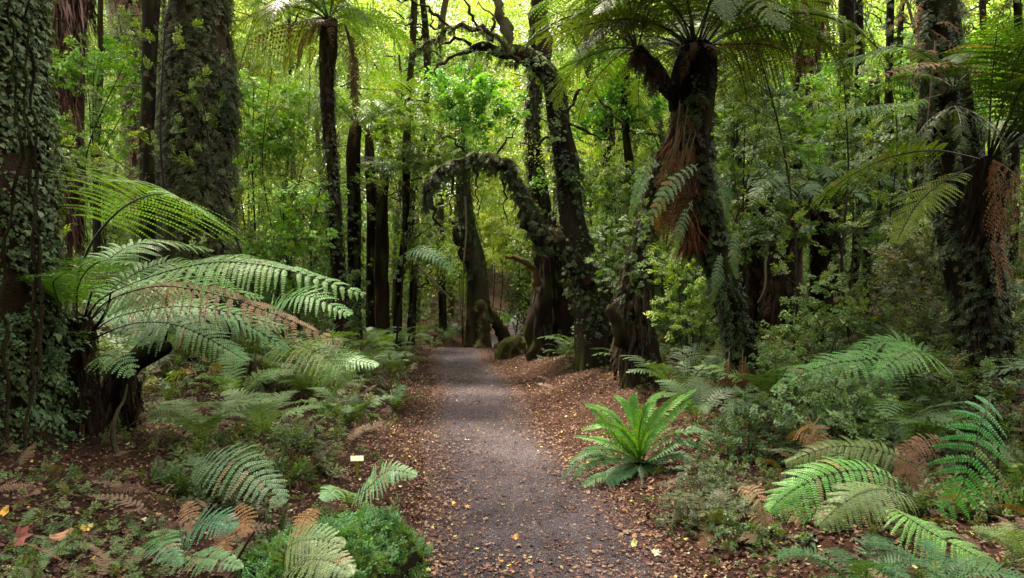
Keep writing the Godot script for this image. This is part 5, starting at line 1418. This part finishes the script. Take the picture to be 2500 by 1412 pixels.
	shrub("dark fine leaved shrub filling the gap behind the combed fern", 2120, 1210, [[2040, 1130, 5.1, 60], [2110, 1160, 5.0, 60], [2180, 1120, 5.0, 60], [1970, 1170, 5.0, 50], [2240, 1150, 5.0, 50]], S.small, 260, 0.07, [Color(0.05, 0.085, 0.035), Color(0.08, 0.11, 0.045), Color(0.1, 0.09, 0.05)])
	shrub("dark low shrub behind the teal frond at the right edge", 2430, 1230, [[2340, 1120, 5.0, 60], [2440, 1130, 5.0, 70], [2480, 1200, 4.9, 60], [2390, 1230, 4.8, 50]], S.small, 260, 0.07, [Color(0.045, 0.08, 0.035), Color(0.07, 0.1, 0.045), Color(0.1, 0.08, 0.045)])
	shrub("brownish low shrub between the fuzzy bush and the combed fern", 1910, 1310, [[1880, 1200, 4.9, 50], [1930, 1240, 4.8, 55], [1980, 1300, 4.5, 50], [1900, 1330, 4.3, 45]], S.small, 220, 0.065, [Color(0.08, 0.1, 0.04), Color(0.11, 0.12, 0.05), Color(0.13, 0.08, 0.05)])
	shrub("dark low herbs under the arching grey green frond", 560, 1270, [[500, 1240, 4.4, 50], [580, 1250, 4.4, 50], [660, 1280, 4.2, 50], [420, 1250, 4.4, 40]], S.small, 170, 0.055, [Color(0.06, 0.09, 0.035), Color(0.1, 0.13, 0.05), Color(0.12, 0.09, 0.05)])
	shrub("weedy low plants crowding the left bank under the ferns", 620, 1130, [[560, 1100, 5.6, 40], [700, 1080, 5.8, 40], [820, 1060, 6.2, 30]], S.small, 90, 0.07, [Color(0.14, 0.2, 0.08), Color(0.19, 0.25, 0.1)])
	shrub("twiggy pale leaved bush between the red trunk and the shaggy trunk", 290, 800, [[230, 420, 10.5, 70], [280, 440, 10.5, 60], [200, 400, 10.6, 50], [330, 480, 10.4, 50]], S.broad, 130, 0.16, [Color(0.18, 0.24, 0.12), Color(0.22, 0.26, 0.14), Color(0.14, 0.2, 0.09)])


func small_things() -> void:
	# 27 mossy block at the path edge
	var A := Acc.new()
	var top := P(880, 1270, 4.0)
	var base := on(top.x - 0.12, top.z)
	var n := 28
	for j in n + 1:
		for k in n + 1:
			var u := j / float(n) * 2.0 - 1.0
			var v := k / float(n) * 2.0 - 1.0
			var e := (1.0 - pow(absf(u), 2.6)) * (1.0 - pow(absf(v), 3.0))
			var hh := 0.3 * pow(maxf(e, 0.0), 0.45) * (1.0 + 0.18 * v) + noise.get_noise_2d(u * 60.0, v * 60.0) * 0.05 - 0.06
			A.v.append(Vector3(u * 0.36, hh + noise.get_noise_2d(u * 25.0 + 50, v * 25.0) * 0.12, v * 0.52))
			A.c.append(Color(0.05, 0.075, 0.02).lerp(Color(0.03, 0.025, 0.02), smoothstep(0.75, 0.98, absf(u))))
	for j in n:
		for k in n:
			var q := j * (n + 1) + k
			A.i.append_array(PackedInt32Array([q, q + n + 1, q + n + 2, q, q + n + 2, q + 1]))
	var t := thing("mossy_log", "low block overgrown with vivid green moss and tiny plants at the path edge", "log", base)
	t.rotation.y = -0.22
	put("core", A.mesh(bark, true), t)
	var moss := Inst.new()
	var little := Inst.new()
	for k in 5200:
		var q: Vector3 = A.v[R.randi() % A.v.size()] + Vector3(rr(-0.014, 0.014), rr(0, 0.012), rr(-0.02, 0.02))
		if q.x > 0.3 and R.randf() < 0.5: continue
		var f := clampf((-q.z) * 1.2 + 0.62 + noise.get_noise_3d(q.x * 80, 0, q.z * 80) * 0.8, 0.0, 1.0)
		var b := basis_of(rdir() + Vector3(0, 0.5, 0), Vector3.UP + rdir() * 0.6, rr(0.014, 0.026))
		moss.add(b[0], b[1], b[2], q, vary(Color(0.14, 0.28, 0.09).lerp(Color(0.28, 0.4, 0.04), f), 0.25))
		if k % 4 == 0:
			b = basis_of(Vector3(rr(-1, 1), 0.5, rr(-1, 1)), Vector3.UP + rdir() * 0.4, rr(0.04, 0.1))
			little.add(b[0], b[1], b[2], q, vary(Color(0.13, 0.27, 0.11), 0.25))
	for k in 500: # it spills over the edge of the litter
		var a := rr(0, TAU)
		var q := Vector3(cos(a) * 0.36, 0, sin(a) * 0.54) * rr(0.85, 1.25)
		var w := t.transform * q
		q.y = gh(w.x, w.z) - t.position.y + rr(0, 0.03)
		var b := basis_of(rdir() + Vector3(0, 0.4, 0), Vector3.UP + rdir() * 0.5, rr(0.03, 0.09))
		little.add(b[0], b[1], b[2], q, vary(Color(0.12, 0.22, 0.07), 0.3))
	multi("moss", S.lacy, moss, t)
	multi("tiny_plants", S.small, little, t)
	# 28 plant label on its stake
	var s := G(872, 1165)
	t = thing("plant_label", "small blank white plant label on a short dark stake left of the path", "sign", s)
	var stake := BoxMesh.new()
	stake.size = Vector3(0.018, 0.16, 0.012)
	var o := put("stake", stake, t, tint(Color(0.03, 0.025, 0.02), 0.8))
	o.position = Vector3(0, 0.06, 0)
	var plate := BoxMesh.new()
	plate.size = Vector3(0.1, 0.004, 0.05)
	o = put("plate", plate, t, tint(Color(0.75, 0.74, 0.66), 0.6))
	o.position = Vector3(0, 0.145, 0.01)
	o.rotation = Vector3(0.75, 0.2, -0.05)
	# mound at the bend
	t = thing("mossy_mound", "mossy stump like mound at the right edge where the path bends", "stump", G(1252, 868))
	A = Acc.new()
	var px := [[1250, 890, 46], [1250, 862, 38], [1262, 840, 28], [1268, 822, 9]]
	var l := limb(px, 16.8)
	tube(A, l, t.position, Color(0.04, 0.03, 0.02), Color(0.1, 0.09, 0.05), {"rough": 0.3, "mossy": 0.5})
	put("core", A.mesh(bark, true), t)
	cover(t, "moss", S.lacy, [l], 260, 0.06, [Color(0.12, 0.15, 0.05), Color(0.16, 0.17, 0.06)])
	# fallen sticks
	for a in [[0, 1260, 40, 1320, 70, 1400, "thin bare curved stick in the near left corner"], [660, 1120, 690, 1170, 700, 1190, "thin straight twig leaning on the bank left of the sign"], [560, 1400, 600, 1330, 620, 1300, "dark thin stick lying beside the teal fern"], [1675, 990, 1690, 1010, 1700, 1030, "short pale stick lying behind the crown fern"]]:
		var g0 := G(a[0], a[1])
		var d := -g0.z - 0.1
		A = Acc.new()
		stalk(A, C([a[0], a[1], d, a[2], a[3], d - 0.15, a[4], a[5], d - 0.35], 10), 0.008, 0.005, Color(0.17, 0.12, 0.08), 5)
		tag(put("stick", A.mesh(bark, true)), a[6], "stick")
	# hanging vines
	for a in [[2285, 100, 2280, 160, 2262, 320, 6.8, "pale thin vine hanging down the epiphyte trunk"], [1135, 480, 1138, 560, 1132, 640, 12.4, "pale vine dangling beside the crooked trunk under the arched branch"], [1870, 640, 1868, 700, 1850, 740, 10.8, "thin curved vine hanging before the dark stumps"], [1020, 650, 1060, 690, 1100, 730, 15, "slanting thin vine under the shorter tree fern"]]:
		A = Acc.new()
		stalk(A, C([a[0], a[1], a[6], a[2], a[3], a[6], a[4], a[5], a[6]], 14), 0.0016 * a[6], 0.001 * a[6], Color(0.25, 0.22, 0.16), 5)
		tag(put("vine", A.mesh(bark, true)), a[7], "vine")


func litter() -> void:
	var m := StandardMaterial3D.new()
	m.vertex_color_use_as_albedo = true
	m.roughness = 0.8
	m.metallic_specular = 0.25
	var kinds := []
	for k in 3:
		var A := Acc.new()
		var n := 7
		var rim := []
		for j in n * 2:
			var a := j * TAU / (n * 2)
			var r := (1.0 if j % 2 == 0 else 0.62 + 0.12 * k) * rr(0.8, 1.05) * 0.5
			var v := Vector3(cos(a) * r, 0, sin(a) * r * (0.75 - 0.1 * k))
			v.y = v.x * v.x * rr(0.3, 0.9) + rr(-0.02, 0.1) - v.z * v.z * 0.3
			rim.append(v)
		for j in n * 2:
			A.tri(Vector3(0, 0.02, 0), rim[j], rim[(j + 1) % (n * 2)], Color(1, 1, 1) * rr(0.8, 1.15))
		kinds.append(A.mesh(m))
	var browns := [Color(0.1, 0.046, 0.036), Color(0.16, 0.082, 0.06), Color(0.05, 0.025, 0.022), Color(0.24, 0.155, 0.11), Color(0.09, 0.038, 0.034), Color(0.045, 0.022, 0.02), Color(0.2, 0.125, 0.085), Color(0.115, 0.05, 0.048)]
	var insts := [Inst.new(), Inst.new(), Inst.new()]
	var single := 0
	for k in 150000:
		var d := 2.4 + 19.0 * pow(R.randf(), 1.7)
		var w := path_w(d)
		var x: float
		var dens := 1.0
		var q := R.randf()
		if q < 0.24:
			x = path_x(d) + rr(-1, 1) * w
			var e := absf(x - path_x(d)) / w
			dens = lerpf(0.16, 1.0, smoothstep(0.35, 1.0, e))
			dens = maxf(dens, smoothstep(5.2, 3.4, d) * 0.85)
		else:
			x = path_x(d) + (w + pow(R.randf(), 1.15) * (2.8 + d * 0.16)) * (1.0 if R.randf() < 0.5 else -1.0)
		if R.randf() > dens: continue
		var p := on(x, -d)
		var onpath := absf(x - path_x(d)) < w
		p.y += 0.016 if onpath else rr(0.0, 0.02)
		var s := rr(0.016, 0.043) * (1.0 if R.randf() < 0.93 else 1.5)
		var nrm := (Vector3.UP + rdir() * (0.28 if onpath else 0.5)).normalized()
		var xx := nrm.cross(rdir()).normalized() * s
		var zz := xx.cross(nrm)
		var c: Color = browns[R.randi() % 8]
		if R.randf() < 0.02: c = [Color(0.5, 0.36, 0.08), Color(0.55, 0.5, 0.3), Color(0.45, 0.22, 0.06), Color(0.35, 0.4, 0.12)][R.randi() % 4]
		c = vary(c, 0.2)
		if single < 300 and d < 4.8 and onpath and s > 0.034 and R.randf() < 0.35:
			single += 1
			var o := put("fallen_leaf", kinds[k % 3], LIB.path, litter_tint(c))
			o.transform = Transform3D(Basis(xx, nrm * s, zz), p)
			continue
		insts[k % 3].add(xx, nrm * s, zz, p, c)
	for k in 3:
		tag(multi("leaf_litter", kinds[k], insts[k]), ["brown fallen leaves strewn over path and banks", "curled brown fallen leaves strewn over path and banks", "narrow brown fallen leaves strewn over path and banks"][k])
	var grit := Inst.new()
	for k in 22000:
		var d := 3.0 + 12.0 * pow(R.randf(), 1.5)
		var x := path_x(d) + rr(-1, 1) * path_w(d)
		var s := rr(0.007, 0.019)
		var nrm := (Vector3.UP + rdir() * 0.6).normalized()
		var xx := nrm.cross(rdir()).normalized() * s
		grit.add(xx, nrm * s, xx.cross(nrm) * 0.7, on(x, -d) + Vector3(0, 0.014, 0), vary([Color(0.03, 0.022, 0.022), Color(0.2, 0.17, 0.17), Color(0.09, 0.06, 0.05), Color(0.3, 0.24, 0.2)][k % 4], 0.2))
	tag(multi("grit", kinds[0], grit), "grit and crumbled leaf bits on the gravel path")
	for a in [[905, 1188, 0.07, Color(0.55, 0.4, 0.1), "yellow fallen leaf beside the silvery fern at the left path edge"], [1548, 1340, 0.075, Color(0.42, 0.39, 0.18), "large pale yellow fallen leaf at the right edge of the path"], [1600, 1365, 0.085, Color(0.5, 0.46, 0.32), "large cream fallen leaf by the right path edge below the bush"], [700, 1100, 0.11, Color(0.55, 0.33, 0.15), "light orange fallen leaf standing on the left bank"], [637, 1205, 0.09, Color(0.3, 0.07, 0.02), "upright dark red brown fallen leaf by the arching frond"], [50, 1330, 0.16, Color(0.25, 0.08, 0.07), "big purple red fallen leaf in the near left corner"], [150, 1325, 0.13, Color(0.42, 0.2, 0.12), "big pinkish brown fallen leaf near the corner stick"], [212, 1305, 0.09, Color(0.6, 0.4, 0.12), "yellow ochre fallen leaf next to the pinkish one"], [10, 1275, 0.09, Color(0.6, 0.33, 0.05), "orange fallen leaf at the foot of the ivy trunk"], [460, 915, 0.22, Color(0.5, 0.24, 0.1), "large orange brown fallen leaf on the litter patch behind the ferns"], [1260, 1325, 0.06, Color(0.55, 0.3, 0.1), "orange fallen leaf lying alone on the gravel path"]]:
		var p := G(a[0], a[1])
		var o := put("bright_leaf", kinds[R.randi() % 3], null, litter_tint(a[3], false))
		var nrm := (Vector3(0, 1, 0.7) + rdir() * 0.3).normalized()
		var xx: Vector3 = nrm.cross(rdir()).normalized() * a[2]
		o.transform = Transform3D(Basis(xx, nrm * a[2], xx.cross(nrm)), p + Vector3(0, 0.03, 0))
		tag(o, a[4], "leaf")
	# low creeping plants over the banks
	var cover_a := Inst.new()
	var cover_b := Inst.new()
	for k in 22000:
		var d := 2.6 + 20.0 * pow(R.randf(), 1.8)
		var left := R.randf() < 0.5
		var gap := 0.25 + (0.3 if left else 0.5) * noise.get_noise_1d(d * 60.0)
		if not left and d > 7.0: gap += 0.9
		var x := path_x(d) + (path_w(d) + gap + pow(R.randf(), 0.8) * (3.0 + d * 0.3)) * (-1.0 if left else 1.0)
		var g := noise.get_noise_2d(x * 26.0, d * 26.0)
		if g < 0.0 + (0.14 if left else -0.05) - 0.14 * smoothstep(6.0, 4.0, d): continue
		var p := on(x, -d) + Vector3(0, rr(0.0, 0.07), 0)
		var s := rr(0.04, 0.11)
		var b := basis_of(Vector3(rr(-1, 1), rr(0.2, 1.0), rr(-1, 1)), Vector3.UP + rdir() * 0.4, s)
		var c: Color = [Color(0.13, 0.19, 0.07), Color(0.09, 0.14, 0.06), Color(0.17, 0.23, 0.09), Color(0.15, 0.15, 0.06)][k % 4]
		(cover_a if k % 3 else cover_b).add(b[0], b[1], b[2], p, vary(c, 0.25))
	var rough := Inst.new()
	var sedge := Inst.new()
	for k in 60000:
		var d := 4.2 + 28.0 * pow(R.randf(), 1.2)
		var left := R.randf() < 0.5
		var gap := (0.7 - 0.3 * smoothstep(6.0, 9.0, d) if left else 0.9) + 0.5 * noise.get_noise_1d(d * 30.0 + (90.0 if left else 0.0)) + (0.0 if left else 0.8 * smoothstep(4.0, 8.0, d) * smoothstep(14.0, 11.0, d))
		var e := pow(R.randf(), 0.85) * (3.0 + d * 0.42)
		var x := path_x(d) + (path_w(d) + gap + e) * (-1.0 if left else 1.0)
		var g := noise.get_noise_2d(x * 16.0 + 40.0, d * 16.0)
		var tall := clampf(0.12 + e * 0.22 + g * 0.7, 0.0, 1.2) * smoothstep(4.0, 9.0, d)
		if left and d < 9.0 and g < 0.2: continue
		if g < -0.22: continue
		var p := on(x, -d) + Vector3(0, R.randf() * tall, 0)
		var b := basis_of(Vector3(rr(-1, 1), rr(-0.3, 1.0), rr(-1, 1)), Vector3.UP + rdir() * 0.5, rr(0.1, 0.22))
		var c: Color = [Color(0.1, 0.15, 0.055), Color(0.13, 0.15, 0.06), Color(0.15, 0.22, 0.08), Color(0.15, 0.11, 0.065), Color(0.08, 0.12, 0.06)][k % 5]
		(rough if k % 3 else sedge).add(b[0], b[1], b[2], p, vary(c, 0.3))
	tag(multi("undergrowth", S.small, rough), "tangled low undergrowth of small leaved twigs on both banks")
	tag(multi("undergrowth", S.hang, sedge), "tangled low undergrowth of narrow leaved stems on both banks")
	for v in 2:
		var fallen := Inst.new()
		for k in 450:
			var d := 2.8 + 14.0 * pow(R.randf(), 1.6)
			var left := R.randf() < 0.55
			var x := path_x(d) + (path_w(d) + 0.35 + pow(R.randf(), 0.8) * (2.6 + d * 0.25)) * (-1.0 if left else 1.0)
			var nrm := (Vector3.UP + rdir() * 0.5).normalized()
			var xx := nrm.cross(rdir()).normalized()
			var s := rr(0.16, 0.42)
			fallen.add(xx * s, nrm * s * 0.5, xx.cross(nrm) * s, on(x, -d) + Vector3(0, rr(0.0, 0.1), 0), vary([Color(0.14, 0.075, 0.05), Color(0.09, 0.045, 0.032), Color(0.19, 0.115, 0.08)][k % 3], 0.25))
		tag(multi("fallen_fronds", LIB.low[v + 1], fallen), ["dry brown fern fronds fallen over the banks", "curled dry brown fern fronds fallen over the banks"][v], "", "", "stuff")
	tag(multi("ground_cover", S.small, cover_a), "small leaved creeping plants covering both banks")
	tag(multi("ground_ferns", LIB.low[0], cover_b), "tiny ferny seedlings scattered over both banks")


func litter_tint(c: Color, step := true) -> StandardMaterial3D:
	if step: c = Color(snappedf(c.r, 0.08) + 0.02, snappedf(c.g, 0.06) + 0.015, snappedf(c.b, 0.06) + 0.015)
	var key := ["litter", c]
	if not tints.has(key):
		var m := StandardMaterial3D.new()
		m.vertex_color_use_as_albedo = true
		m.albedo_color = c.linear_to_srgb()
		m.roughness = 0.8
		m.metallic_specular = 0.25
		tints[key] = m
	return tints[key]
